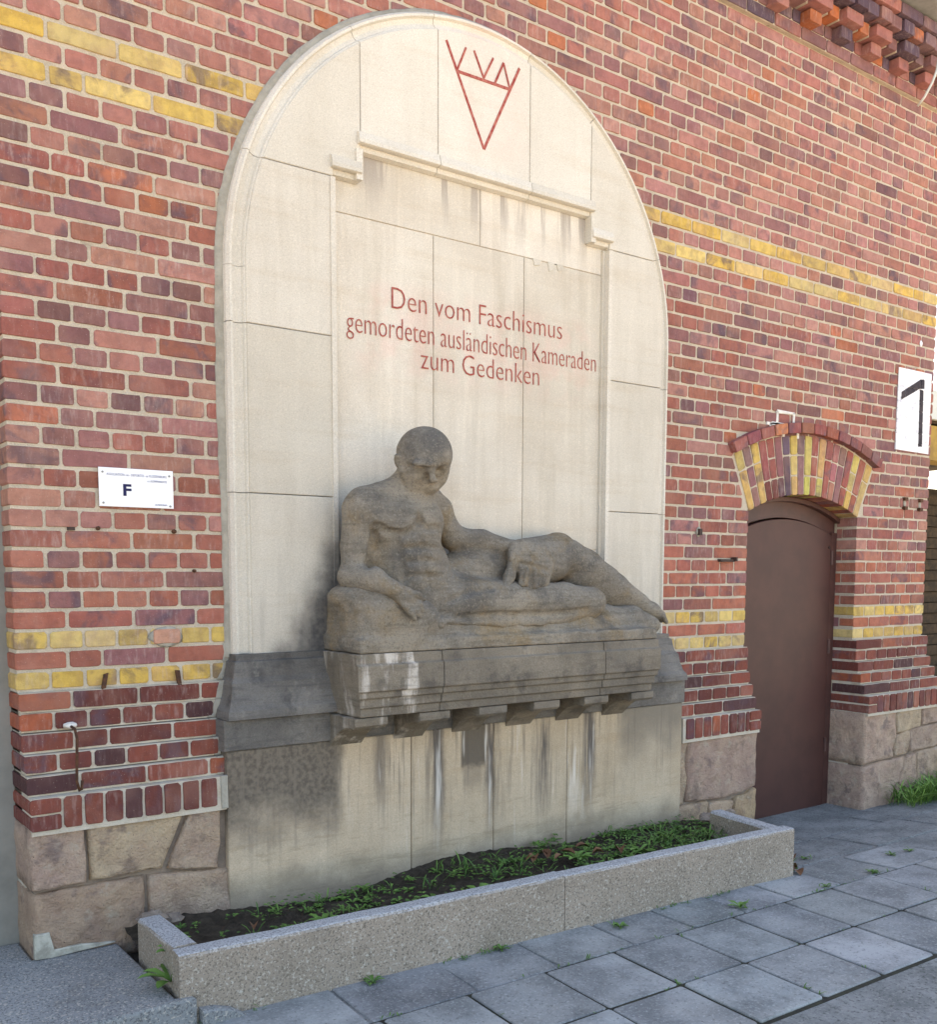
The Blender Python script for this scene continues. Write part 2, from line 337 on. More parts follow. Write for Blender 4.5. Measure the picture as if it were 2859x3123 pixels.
def m_leaf(name, a, b):
    k = NT(name, .6, .3); at = k.attr(); c = k.mix(at['Alpha'], a, b); k.b.inputs['Transmission Weight'].default_value = 0
    k.b.inputs['Subsurface Weight'].default_value = 0
    return k.out(c, k.bump(k.noise(90, 3), .3, .002))
MAT['leaf'] = m_leaf('weed_green', (.045, .11, .022), (.17, .3, .06))
MAT['grass'] = m_leaf('grass_green', (.06, .15, .025), (.22, .36, .07))
MAT['dry'] = m_leaf('dry_leaf', (.12, .05, .025), (.24, .12, .06))

# ================================================================== SETTING
ZC, CH = 1.1057, .077            # z of the foot of the lower yellow course, height of one course
def zc(k): return ZC + CH * k
DX0, DX1, DCX, DCZ, DR = 4.297, 5.474, 4.8855, .65, 1.42     # door opening and its segmental arch
DSIN = (DX1 - DX0) / 2 / DR; DANG = math.asin(DSIN); DSPR = DCZ + DR * math.cos(DANG)
XE = 6.378                       # right-hand end of the wall
MCX, MZC, MRO = 2.181, 2.81, 1.325   # memorial: axis, arch springing, outer radius

# ground sheet to the horizon with the worn fall towards the wall on the right
gx = np.concatenate([[-400, -60, -12, -4], np.arange(-3, 9.01, .25), [12, 30, 90, 400]]); gy = np.concatenate([[-400, -80, -20, -8], np.arange(-4, 2.01, .2), [6, 30, 120, 400]])
def gz(x, y):
    t = min(max((x - 3.3) / .5, 0), 1); s = min(max((y + 1.2) / 1.1, 0), 1)
    return -.012 - .078 * t * s
V = [(x, y, gz(x, y)) for y in gy for x in gx]; nx = len(gx)
F = [(j * nx + i, j * nx + i + 1, (j + 1) * nx + i + 1, (j + 1) * nx + i) for j in range(len(gy) - 1) for i in range(nx - 1)]
tag(mk('ground', V, F, MAT['ground'], smooth=True), kind='structure')
# rough asphalt strip beside the paving and up to the door
ax = np.arange(-2.5, 8.6, .3); ay = np.concatenate([np.arange(-4.2, -1.9, .3), np.arange(-1.9, .31, .1)])
V = [(x, y, gz(x, y) + .006 + ru(-.001, .001)) for y in ay for x in ax]; nx = len(ax)
F = [(j * nx + i, j * nx + i + 1, (j + 1) * nx + i + 1, (j + 1) * nx + i) for j in range(len(ay) - 1) for i in range(nx - 1)]
tag(mk('asphalt', V, F, MAT['asphalt'], smooth=True), kind='structure')

# ---------------------------------------------------------------- paving slabs
PO = np.array([2.021, -1.1465]); PI = np.array([.3705, -.0067]); PJ = np.array([-.0261, -.3882])
def slab(parent, q, zt, mat, name='paving_slab', col=None, gap=.007, zb=-.05):
    q = [np.array(p, float) for p in q]; c = sum(q) / 4
    q = [p + (c - p) / np.linalg.norm(c - p) * gap * 1.4 for p in q]
    pts = []
    for i in range(4):
        a, b = q[i], q[(i + 1) % 4]; d = (b - a) / np.linalg.norm(b - a)
        pts += [a + d * ru(.004, .012), (a + b) / 2 + np.random.uniform(-.0015, .0015, 2), b - d * ru(.004, .012)]
    n = len(pts); b = .004
    tz = ru(-.003, .002); tx = ru(-.004, .004); ty = ru(-.004, .004)
    zf = lambda p: zt(p) + tz + tx * (p[0] - c[0]) + ty * (p[1] - c[1])
    I = [p + (c - p) / np.linalg.norm(c - p) * b for p in pts]
    v = [(*p, zf(p)) for p in I] + [(*p, zf(p) - b) for p in pts] + [(*p, zf(p) + zb) for p in pts]
    f = [tuple(range(n))] + [g for i in range(n) for g in ((i, n + i, n + (i + 1) % n, (i + 1) % n), (n + i, 2 * n + i, 2 * n + (i + 1) % n, n + (i + 1) % n))]
    t = ru(.72, 1.15); t2 = ru(.97, 1.03)
    return mk(name, v, f, mat, parent, col=col or (t * t2, t, t * ru(.98, 1.04), rnd()))
pb = [PO + PI * i + PJ * j for i, j in ((-8, -.01), (7.02, -.01), (7.02, 2.03), (-8, 2.03))]
pav = mk('paving', [(*p, -.004) for p in pb] + [(*p, -.06) for p in pb], [(3, 2, 1, 0), (0, 1, 5, 4), (1, 2, 6, 5), (2, 3, 7, 6), (3, 0, 4, 7)], MAT['bed']); tag(pav, kind='structure')
flat = lambda p: .003
for j in range(2):
    for i in range(-8, 7):
        slab(pav, [PO + PI * (i + a) + PJ * (j + b) for a, b in ((0, 1), (1, 1), (1, 0), (0, 0))], flat, MAT['slab'])
# narrower row against the planter, with odd lengths
cuts = [-8, -6.6, -5.5, -4.45, -3.1, -1.85, -.75, .36, 1.35, 2.3, 3.25, 4.3, 5.6, 7.0]
for a, b in zip(cuts[:-1], cuts[1:]):
    slab(pav, [PO + PI * (a + s) + PJ * t for a, s, t in ((a, 0, 0), (b, 0, 0), (b, ru(-.05, .05), -.9), (a, ru(-.05, .05), -.9))], lambda p: gz(p[0], p[1]) + .013, MAT['slab'], gap=.006)
# slabs on the fall in front of the door
for x0, x1, y0, y1 in [(3.75, 4.5, -.8, -.45), (4.52, 5.3, -.82, -.47), (3.8, 4.35, -.43, -.1), (4.37, 5.15, -.45, -.16), (5.32, 6.2, -.84, -.5), (5.17, 6.1, -.48, -.2)]:
    slab(pav, [(x0, y0), (x1, y0 - .006), (x1, y1), (x0, y1)], lambda p: gz(p[0], p[1]) + .012, MAT['asph2'], zb=-.03)

# ================================================================== BRICK BUILDING
bld = empty('brick_building', (3.2, .3, -.09), 'red brick building front with yellow brick bands and a stepped corbel cornice', 'building')
BR = []     # every brick: (verts, faces, colour, projected area)
YEL = [(.64, .44, .12), (.6, .4, .1), (.68, .5, .18), (.56, .39, .13), (.66, .43, .1), (.62, .47, .2)]
def lerp(a, b, t): return tuple(p + (q - p) * t for p, q in zip(a, b))
def bcol(k, x, z):
    if k in (0, 2, 29, 31): c = random.choice(YEL); t = ru(.88, 1.06); return (c[0] * t, c[1] * t, c[2] * t, rnd())
    r = rnd()
    red, pur, pink, org, drk = (.32, .108, .078), (.25, .118, .11), (.41, .19, .155), (.43, .14, .065), (.16, .08, .085)
    if k < 0: c = (.27, .075, .05) if r < .4 else (.18, .052, .04) if r < .8 else (.1, .045, .045) if r < .95 else (.4, .11, .055); t = ru(.75, 1.); return (c[0] * t, c[1] * t, c[2] * t, rnd())
    elif k < 7 and x > 3.3: c = (.43, .13, .075) if r < .55 else red if r < .9 else pur; t = ru(.85, 1.1)
    elif k < 8: c = (.40, .13, .085) if r < .5 else red if r < .8 else pur; t = ru(.85, 1.1)
    elif k < 26: c = red if r < .4 else pur if r < .68 else pink if r < .93 else org if r < .955 else drk; t = ru(.85, 1.12)
    else: c = lerp(red, pink, .5) if r < .38 else pink if r < .68 else pur if r < .95 else org if r < .97 else drk; t = ru(.95, 1.2)
    c = lerp(c, lerp(red, pink, .4), ru(0, .35))
    return (c[0] * t, c[1] * t * ru(.95, 1.08), c[2] * t * ru(.92, 1.12), rnd())
def brick_quad(q, yf, depth, col, tilt=0, rc=(.003, .011)):
    """q: four xz corners anticlockwise from lower left; front at yf"""
    q = [np.array(p, float) for p in q]; pts = []
    for i in range(4):
        o, a, b = q[i], q[(i + 3) % 4], q[(i + 1) % 4]
        la, lb = np.linalg.norm(a - o), np.linalg.norm(b - o); r1 = min(ru(*rc), la * .3); r2 = min(ru(*rc), lb * .3)
        pts.append(o + (a - o) / la * r1); pts.append(o + (b - o) / lb * r2)
        if lb > .1:
            m = 2 if lb > .2 else 1
            for t in range(m): pts.append(o + (b - o) * ((t + 1) / (m + 1)) + np.random.uniform(-.0016, .0016, 2))
    n = len(pts); c = sum(pts) / n; bv = .0022
    P = [p + np.random.uniform(-.0009, .0009, 2) for p in pts]
    I = [p + (c - p) * np.minimum(bv / np.maximum(abs(c - p), 1e-4), .2) for p in P]
    ty, tx = ru(-.004, .004), ru(-.006, .006)
    yy = lambda p: yf + tx * (p[0] - c[0]) * .6 + ty * (p[1] - c[1]) * 2
    v = [(p[0], yy(p), p[1]) for p in I] + [(p[0], yy(p) + bv, p[1]) for p in P] + [(p[0], yf + depth, p[1]) for p in P]
    f = [tuple(range(n))]
    for i in range(n):
        j = (i + 1) % n; f += [(n + i, n + j, j, i), (2 * n + i, 2 * n + j, n + j, n + i)]
    u0 = [proj((p[0], yf, p[1])) for p in q]
    A = 0
    if all(t[2] > .3 for t in u0):
        A = abs(sum(u0[i][0] * u0[(i + 1) % 4][1] - u0[(i + 1) % 4][0] * u0[i][1] for i in range(4))) / 2
        cx = sum(t[0] for t in u0) / 4; cy = sum(t[1] for t in u0) / 4
        if not (-60 < cx < WPX + 60 and -60 < cy < HPX + 60): A = 0
    return v, f, col, A
def mem_hidden(x, z, pad=.10):
    """inside what the memorial covers"""
    if z < 1.2: return abs(x - MCX) < 1.40 - pad
    if z < MZC: return abs(x - MCX) < MRO - pad
    return (x - MCX) ** 2 + (z - MZC) ** 2 < (MRO - pad) ** 2
def void(z):
    """half width of the door opening / arch zone about DCX at height z"""
    if z < DSPR: return (DX1 - DX0) / 2
    line = math.tan(DANG) * (z - DCZ); ro = DR + .405
    if z - DCZ >= ro: return 0
    return min(line + .012, math.sqrt(ro * ro - (z - DCZ) ** 2))
HEAD, STR, J = .13, .26, .0062
def course_joints(k):
    js = [0.0]
    if k % 2 == 0: js += [.125 + HEAD * i for i in range(14)]
    else:
        js += [.195]; x = .325 if k % 4 == 1 else .455
        while x < 1.9: js.append(x); x += STR
    js = [q for q in js if q < 1.86]
    R = []
    if k % 2 == 0: x = 3.523 - HEAD * 12; st = HEAD
    else: x = 3.523 + (.065 if k % 4 == 1 else .195) - STR * 7; st = STR
    while x < XE - .09:
        if x > 1.93: R.append(x)
        x += st
    if k % 2 and XE - R[-1] > .24: R.append(XE - .185)
    return js + R + [XE]
for k in range(0, 48):
    z0, z1 = zc(k) + .007, zc(k + 1) - .007
    js = course_joints(k); hb, ht = void(z0), void(z1)
    if z1 < DSPR + .01: js = [q for q in js if abs(q - DX0) > .07 and abs(q - DX1) > .07 and not DX0 < q < DX1] + [DX0, DX1]; js.sort()
    for a, b in zip(js[:-1], js[1:]):
        if z1 < DSPR + .01 and a == DX0: continue
        a2 = a + (J + ru(-.0015, .002) if a > 0 and a != DX1 else 0); b2 = b - (J + ru(-.0015, .002) if b < XE and b != DX0 else 0)
        if b2 - a2 < .03: continue
        cells = [[(a2, z0), (b2, z0), (b2, z1), (a2, z1)]]
        h = max(hb, ht)
        if z1 >= DSPR + .01 and h > 0 and b2 > DCX - h and a2 < DCX + h:
            cells = []
            lb, lt, rb, rt = DCX - hb, DCX - ht, DCX + hb, DCX + ht
            if ht <= 0: lb = lt = rb = rt = None
            g = J * 1.4
            if z0 < DSPR: g = 0
            if hb <= 0 and ht <= 0: cells = [[(a2, z0), (b2, z0), (b2, z1), (a2, z1)]]
            elif ht <= 0: cells = [[(a2, z0), (b2, z0), (b2, z1), (a2, z1)]]
            else:
                xb, xt = min(b2, lb - g), min(b2, lt - g)
                if min(xb, xt) - a2 > .025: cells.append([(a2, z0), (xb, z0), (xt, z1), (a2, z1)])
                xb, xt = max(a2, rb + g), max(a2, rt + g)
                if b2 - max(xb, xt) > .025: cells.append([(xb, z0), (b2, z0), (b2, z1), (xt, z1)])
        for q in cells:
            xm = sum(p[0] for p in q) / 4; zm = (z0 + z1) / 2
            if all(mem_hidden(p[0], p[1], .03) for p in q): continue
            ln = q[1][0] - q[0][0]
            BR.append(brick_quad(q, ru(.0, .0035), .155 if abs(q[0][0] - DX1) < .02 and k % 2 == 0 else .108 if abs(q[0][0] - DX1) < .02 else .12 if ln > .2 else .2 if abs(q[0][0]) < .01 else .1, bcol(k, xm, zm)))
for k in range(1, 11, 2):
    c = bcol(k, 4, 0); v, f = boxm(DX1 + ru(0, .003), DX1 + .1, .118, .157, zc(k) + .007, zc(k + 1) - .007); BR.append((v, f, c, 0))
# stepped base courses below the lower yellow band
STEP = {-1: -.03, -2: -.03, -3: -.048, -4: -.074, -5: -.102}
ROW, STN = -.142, -.117
for k in range(-1, -6, -1):
    z0, z1 = zc(k) + .007, zc(k + 1) - .007; yf = STEP[k]
    js = course_joints(k % 4 if k % 2 else 0)
    js[-1] = XE - yf
    js = sorted([q for q in js if abs(q - DX0) > .07 and abs(q - DX1) > .07 and not DX0 < q < DX1] + [DX0, DX1])
    for a, b in zip(js[:-1], js[1:]):
        if a == DX0: continue
        a2, b2 = a + (J if a > 0 and a != DX1 else 0), b - (J if b != DX0 else 0)
        for lo, hi in ((0, DX0), (DX1, 7)):
            p, q = max(a2, lo), min(b2, hi)
            if q - p < .03: continue
            if mem_hidden(p, z0, .03) and mem_hidden(q, z0, .03): continue
            BR.append(brick_quad([(p, z0), (q, z0), (q, z1), (p, z1)], yf + ru(-.002, .002), .25, bcol(k, (p + q) / 2, z0)))
z1 = zc(-5) - .006; z0 = z1 - .118
def rowlocks(xa, xb):
    x = xa
    while x < xb - .02:
        e = min(x + .066, xb)
        lim = MCX + 1.408
        if x < lim < e - .02: x = lim
        if not (MCX - 1.41 < e and x < MCX + 1.405):
            BR.append(brick_quad([(x, z0), (e, z0), (e, z1), (x, z1)], ROW + ru(-.003, .003), .25, bcol(-6, x, z0), rc=(.004, .012)))
        x = e + .0115
def endpair(xa, xb):
    zm = (z0 + z1) / 2
    for p, q in ((z0, zm - .004), (zm + .004, z1)):
        BR.append(brick_quad([(xa, p), (xb, p), (xb, q), (xa, q)], ROW + ru(-.004, .001), .3, bcol(-6, xa, p)))
endpair(0, .112); rowlocks(.123, DX0 - .115); endpair(DX0 - .105, DX0 + .0); endpair(DX1, DX1 + .105); rowlocks(DX1 + .115, XE + .14)
# mortar body of the wall
arc = [(DCX + (DR + .013) * math.sin(t), DCZ + (DR + .013) * math.cos(t)) for t in np.linspace(DANG, -DANG, 13)]
YM = .0065
poly = [(.006, -.2), (DX0 - .004, -.2)] + [(DX0 - .004, DSPR - .01)] + [(x, z) for x, z in arc[::-1]] + [(DX1 + .004, DSPR - .01), (DX1 + .004, -.2), (XE - .006, -.2), (XE - .006, 5.1), (.006, 5.1)]
wall = MB(); wall.add(*prism(poly, YM, .5, .001))
for k in range(-1, -6, -1):
    y = STEP[k] + .007
    for a, b in ((.006, .85), (3.5, DX0 - .005), (DX1 + .005, XE - STEP[k] - .008)): wall.box(a, b, y, .3, zc(k) - .002 * (k % 2), zc(k + 1) - .004)
for a, b in ((.006, .775), (3.587, DX0 - .005), (DX1 + .005, XE + .13)): wall.box(a, b, ROW + .008, .3, z0 - .02, zc(-5) - .003)
wall.build('mortar', MAT['mortar'], bld)
# bricks -> 300 largest in view are parts, the rest one joined part
BR.sort(key=lambda t: -t[3])
for v, f, c, A in BR[:300]: mk('brick', v, f, MAT['brick'], bld, col=c)
mb = MB()
for v, f, c, A in BR[300:]: mb.add(v, f, c)
tag(mb.build('bricks', MAT['brick'], bld), kind='stuff')

# ---------------------------------------------------------------- stone plinth of the wall
ZS = z0 - .004; SPL = [mk('stone_plinth', *boxm(a, b, STN + .022, .3, -.2, ZS - .004), MAT['oldmortar'], bld) for a, b in ((.012, .86), (3.5, DX0 - .01), (DX1 + .01, XE + .1))]
def rock(parent, poly, y0, yb, col, amp=.006, name='stone', res=.035):
    """rough faced stone: gridded front inside a polygon"""
    P = np.array(poly, float); x0, zz0 = P.min(0); x1, zz1 = P.max(0)
    n = len(P); k = 5
    out = []
    for i in range(n):
        a, b = P[i], P[(i + 1) % n]; m = max(2, int(np.linalg.norm(b - a) / .05))
        for t in range(m): out.append(a + (b - a) * t / m + np.random.uniform(-.004, .004, 2))
    out = np.array(out); c = out.mean(0); N = len(out); v = []; f = []
    rings = [1., .96, .88, .74, .58, .4, .2]; ph = ru(0, 50)
    for r, s in enumerate(rings):
        for p in out:
            q = c + (p - c) * s; d = 0 if r else .012
            nse = math.sin(q[0] * 19 + ph) * math.sin(q[1] * 23 + ph * 1.3) + .7 * math.sin(q[0] * 47 + q[1] * 31 + ph) + .5 * math.sin(q[0] * 83 - q[1] * 97 + ph)
            v.append((q[0], y0 + d - (amp * (.6 + .5 * nse) + ru(-.0022, .0022)) * (r > 0), q[1]))
    for p in out: v.append((p[0], yb, p[1]))
    v.append((c[0], y0 - amp * .6, c[1])); ci = len(v) - 1
    for r in range(len(rings) - 1):
        for i in range(N):
            j = (i + 1) % N; f.append((r * N + i, r * N + j, (r + 1) * N + j, (r + 1) * N + i))
    L = (len(rings) - 1) * N
    for i in range(N): f.append((L + i, L + (i + 1) % N, ci)); f.append((len(rings) * N + i, len(rings) * N + (i + 1) % N, (i + 1) % N, i))
    return mk(name, v, f, MAT['sand'], parent, smooth=True, col=col)
g = .006
stones = [
    ([(0, .36), (.205, .365), (.2, ZS), (0, ZS)], (.72, .6, .58)), ([(.217, .365), (.5, .37), (.6, ZS), (.215, ZS)], (.8, .72, .58)),
    ([(.52, .36), (.74, .33), (.76, ZS), (.625, ZS)], (.72, .62, .56)), ([(0, .06), (.42, .04), (.43, .352), (0, .35)], (.55, .43, .37)),
    ([(.445, .0), (.8, .0), (.8, .32), (.52, .345), (.445, .35)], (.68, .58, .53)),
    ([(3.5, .2), (3.63, .2), (3.64, ZS), (3.5, ZS)], (.62, .55, .47)), ([(3.65, .215), (4.0, .19), (DX0, .235), (DX0, ZS), (3.66, ZS)], (.6, .48, .48)),
    ([(3.5, -.15), (3.85, -.15), (3.84, .2), (3.65, .2), (3.5, .185)], (.72, .62, .5)), ([(3.86, -.15), (4.09, -.15), (4.08, .175), (3.855, .19)], (.78, .66, .55)), ([(4.1, -.15), (DX0, -.15), (DX0, .222), (4.09, .178)], (.66, .53, .36)),
    ([(DX1, .235), (5.86, .25), (5.87, ZS), (DX1, ZS)], (.72, .6, .58)), ([(5.875, .42), (6.2, .44), (6.21, ZS), (5.88, ZS)], (.76, .7, .58)), ([(6.22, .45), (6.49, .46), (6.5, ZS), (6.22, ZS)], (.6, .5, .5)),
    ([(5.87, .255), (6.05, .26), (6.06, .43), (5.875, .41)], (.74, .65, .57)), ([(6.06, .265), (6.49, .28), (6.49, .45), (6.07, .432)], (.6, .51, .5)),
    ([(DX1, -.16), (5.8, -.16), (6.03, .245), (5.7, .235), (DX1, .222)], (.66, .54, .53)), ([(5.82, -.16), (6.2, -.16), (6.15, .255), (6.04, .245)], (.7, .58, .55)), ([(6.21, -.16), (6.48, -.16), (6.47, .27), (6.16, .26)], (.68, .58, .53))]
for q, c in stones: rock(SPL[0] if q[0][0] < 2 else SPL[1] if q[0][0] < 4.3 else SPL[2], q, STN + .004, .2, (*c, rnd()), amp=.011)
# cream smear of old paint at the foot of the corner stone
pv, pf = prism([(.0, .105), (.06, .1), (.3, .112), (.17, .13), (.07, .13), (.055, .2), (.0, .2)], STN - .016, STN + .01, .003, .004)
tag(mk('paint_smear', pv, pf, MAT['smear'], bld), 'pale paint smear at the foot of the corner stone')

# ---------------------------------------------------------------- door and arch
arch_core = []
ri, ro = DR + .002, DR + .375
def ringpt(r, t): return (DCX + r * math.sin(t), DCZ + r * math.cos(t))
pl = [ringpt(ri, t) for t in np.linspace(DANG, -DANG, 15)][::-1] + [ringpt(ro + .07, t) for t in np.linspace(DANG, -DANG, 15)]
pl = pl[::-1]
pl = [ringpt(ri + .004, t) for t in np.linspace(-DANG, DANG, 15)] + [ringpt(ro + .07, t) for t in np.linspace(DANG, -DANG, 15)]
dv, df = prism(pl, .0045, .17, .001)
darch = mk('door_arch', dv, df, MAT['mortar'], bld)
NV = 19; seq = 'YPYRRPBYPYRYRKPRYRY'
PC = {'Y': (.56, .42, .13), 'P': (.26, .13, .13), 'R': (.33, .1, .075), 'B': (.16, .11, .14), 'K': (.4, .17, .14)}
for i in range(NV):
    t0 = -DANG + 2 * DANG * i / NV; t1 = -DANG + 2 * DANG * (i + 1) / NV; gp = .0045 / DR
    spl_ = [(0, .118), (.128, .375)] if i % 2 else [(0, .247), (.257, .375)]
    if i % 3 == 1: spl_ = [(0, .118), (.128, .247), (.257, .375)]
    for s0, s1 in spl_:
        c = PC[seq[i]]; c = tuple(q * ru(.85, 1.12) for q in c)
        if 3 <= i <= 6 and s0 == 0: c = tuple(q * .5 for q in c)          # soot-blackened voussoirs
        q = [ringpt(DR + s0, t0 + gp), ringpt(DR + s0, t1 - gp), ringpt(DR + s1, t1 - gp), ringpt(DR + s1, t0 + gp)]
        v, f, _, _ = brick_quad(q, ru(-.003, .001), .165, c)
        mk('voussoir', v, f, MAT['brick'], darch, col=(*c, rnd()))
NH = 12
for i in range(NH):
    t0 = -DANG * 1.04 + 2.08 * DANG * i / NH; t1 = t0 + 2.08 * DANG / NH; gp = .005 / 1.9
    q = [ringpt(ro + .012, t0 + gp), ringpt(ro + .012, t1 - gp), ringpt(ro + .078, t1 - gp), ringpt(ro + .078, t0 + gp)]
    c = (.3, .095, .075) if i != 3 else (.5, .2, .08); c = tuple(p * ru(.75, 1.1) for p in c)
    v, f, _, _ = brick_quad(q, -.045 + ru(-.003, .003), .06, c)
    mk('hood_brick', v, f, MAT['brick'], darch, col=(*c, rnd()))
# steel door, set back in the opening
YD = .16
za = lambda x, r=DR: DCZ + math.sqrt(max(r * r - (x - DCX) ** 2, 0))
fr = MB()
top = [(x, za(x) - .004) for x in np.linspace(DX1 - .003, DX0 + .003, 15)]
low = [(x, za(x) - .14) for x in np.linspace(DX0 + .003, DX1 - .003, 15)]
fr.add(*prism(low + top, YD + .012, YD + .06, .002))
for a, b in ((DX1 - .065, DX1 - .003), (DX0 + .003, DX0 + .05)): fr.box(a, b, YD - .008, YD + .06, -.12, DSPR - .1)
top2 = [(x, za(x) - .004) for x in np.linspace(DX1 - .003, DX0 + .003, 15)]; low2 = [(x, za(x) - .035) for x in np.linspace(DX0 + .003, DX1 - .003, 15)]
fr.add(*prism(low2 + top2, YD - .03, YD + .012, .003))
door_low = -.105
panel = [(DX0 + .055, door_low), (DX1 - .07, door_low)] + [(x, za(x) - .15) for x in np.linspace(DX1 - .07, DX0 + .055, 15)]
pv, pf = prism(panel, YD - .012, YD + .04, .003)
door = mk('door', pv, pf, MAT['door'], bld); tag(door, 'plain brown steel door with a curved top')
fr.build('door_frame', MAT['doorframe'], door)
for z in (1.62, 1.0, .3):
    mk('hinge', *tube([(DX1 - .068, YD - .016, z), (DX1 - .068, YD - .016, z + .1)], .011, 8), MAT['doorframe'], door)
mk('rivet', *tube([(DX1 - .1, YD - .02, 1.74), (DX1 - .1, YD - .01, 1.74)], .008, 8), MAT['iron'], door)
# ---------------------------------------------------------------- cornice
cz = zc(48)                       # string course
cc_ = MB(); cc_.box(.004, XE - .006, -.022, .3, cz, zc(50)); cc_.box(.004, XE + .02, -.10, .3, zc(50) + .002, zc(53)); cc_.box(.004, XE + .03, -.16, .3, zc(53) + .002, zc(54))
cor = cc_.build('cornice', MAT['mortar'], bld)
def cb(name, x0, x1, y0, y1, z0, z1, col, keep=[0]):
    v, f, _, A = brick_quad([(x0, z0), (x1, z0), (x1, z1), (x0, z1)], y0, y1 - y0, col)
    return (v, f, col, A, name)
CB = []
def ccol():
    r = rnd(); c = (.38, .15, .13) if r < .4 else (.27, .13, .13) if r < .66 else (.13, .085, .12) if r < .92 else (.5, .15, .06)
    t = ru(.7, 1.); return (c[0] * t, c[1] * t, c[2] * t, rnd())
x = -.05
while x < XE:
    CB.append(cb('string_brick', max(x, 0) + .005, min(x + STR, XE) - .005, -.03, .08, cz + .003, zc(49) - .005, ccol())); x += STR
x = 0
while x < XE - .05:                     # plain course behind the corbels
    CB.append(cb('frieze_brick', x + .005, min(x + .162, XE) - .005, -.03, .08, zc(49) + .004, zc(50) - .005, ccol())); x += .162
P = .323; x = .09
while x < XE - .1:
    CB.append(cb('corbel', x, x + .118, -.10, .02, zc(49) - .004, zc(50) - .012, ccol()))            # lower single header
    CB.append(cb('corbel', x - .03, x + .148, -.155, .02, zc(50) - .004, zc(51) - .012, ccol()))      # wider block above it
    CB.append(cb('corbel', x + .172, x + .27, -.115, .02, zc(50) - .004, zc(51) - .012, ccol()))
    x += P
x = 0
while x < XE:
    for k, y, L in ((51, -.2, .13),): CB.append(cb('cornice_brick', x + .005, min(x + L, XE + .1) - .005, y + (.0 if int(x / .13) % 2 else .012), .02, zc(k) - .004, zc(k + 1) - .008, ccol()))
    x += .13
x = -.06
while x < XE:
    CB.append(cb('cornice_brick', max(x, 0) + .005, min(x + STR, XE + .1) - .005, -.215, .02, zc(52), zc(53) - .008, ccol())); x += STR
CB.sort(key=lambda t: -t[3]); mb = MB()
for i, (v, f, c, A, nm) in enumerate(CB):
    if A > 0 and i < 240: mk(nm, v, f, MAT['brick'], cor, col=c)
    else: mb.add(v, f, c)
tag(mb.build('cornice_bricks', MAT['brick'], cor), kind='stuff')
rf = MB(); rf.box(-.1, XE + .16, -.33, .4, zc(53) + .01, zc(53) + .1)
rf.build('coping', MAT['coping'], bld)
v = [(-.1, -.32, 5.3), (XE + .16, -.32, 5.3), (XE + .16, 4.2, 6.9), (-.1, 4.2, 6.9), (-.1, -.32, 5.28), (XE + .16, -.32, 5.28), (XE + .16, 4.2, 5.28), (-.1, 4.2, 5.28)]
mk('roof', v, [(0, 1, 2, 3), (7, 6, 5, 4), (4, 5, 1, 0), (5, 6, 2, 1), (6, 7, 3, 2), (7, 4, 0, 3)], MAT['tile'], bld)  # unseen roof, added rising behind the front to lengthen the building's shade
mk('side_wall', *boxm(.02, XE - .02, .51, 4.1, -.2, 5.27), MAT['mortar'], bld)
# ---------------------------------------------------------------- iron bits, plugs and hooks on the wall
def wp(u, v, y=0): return onY(u, v, y)
def rod(name, pts, r, mat, parent=bld, label=None, n=8):
    o = mk(name, *tube(pts, r, n), mat, parent, smooth=True)
    if label: o['label'] = label
    return o
def blob(name, c, r, mat, parent=bld, sq=(1, .4, 1), smooth=True):
    v = []; f = []; n = 10; m = 6
    for i in range(m + 1):
        for j in range(n):
            th = math.pi * i / m; ph = 2 * math.pi * j / n; q = r * (ru(.85, 1.15) if smooth else ru(.7, 1.25)) if 0 < i < m else r
            v.append((c[0] + q * sq[0] * math.sin(th) * math.cos(ph), c[1] + q * sq[1] * math.sin(th) * math.sin(ph), c[2] + q * sq[2] * math.cos(th)))
    for i in range(m):
        for j in range(n): f.append((i * n + j, i * n + (j + 1) % n, (i + 1) * n + (j + 1) % n, (i + 1) * n + j))
    return mk(name, v, f, mat, parent, smooth=smooth)
a = wp(217, 2216, -.085); b = wp(236, 2402, -.125)
rod('iron_hook', [a, a + (.004, -.03, -.005), a + (.008, -.042, -.04), b + (-.01, -.03, .03), b + (0, -.028, -.008), b + (.008, -.026, -.004), b + (.012, -.022, .03)], .0055, MAT['rust'], label='long rusty iron hook hanging from a mortar lump')
blob('mortar_lump', wp(214, 2212, -.05), .022, MAT['smear2'], sq=(1.2, 1., .6))
for u, v, dx in ((317, 2077, .012), (542, 2066, -.002)):
    c = wp(u, v, -.006); q, f = boxm(-.009, .009, -.006, .004, -.03, .03); ca = .25 if dx > 0 else -.05
    mk('iron_strap', [(c[0] + x * math.cos(ca) + z * math.sin(ca), c[1] + y - .012 * (z < 0), c[2] - x * math.sin(ca) * -1 + z * math.cos(ca)) for x, y, z in q], f, MAT['rust'], bld)
for u, v, s in ((298, 1611, .008), (833, 1621, .009), (592, 1741, .007)):
    u = u if u < 800 else 530
    c = wp(u, v, .0); rod('wall_plug', [c + (0, -.008, 0), c + (0, .02, 0)], s, MAT['rust'])
c = wp(216, 1612, 0); mk('wall_plug', *boxm(c[0] - .014, c[0] + .014, -.004, .02, c[2] - .006, c[2] + .006), MAT['iron'], bld)
c = wp(2215, 1709, 0); mk('iron_bracket', *boxm(c[0] - .07, c[0] + .06, -.02, .01, c[2] - .009, c[2] + .007), MAT['iron'], bld)
mk('iron_bracket', *boxm(c[0] + .055, c[0] + .07, -.035, .01, c[2] - .006, c[2] + .02), MAT['iron'], bld)
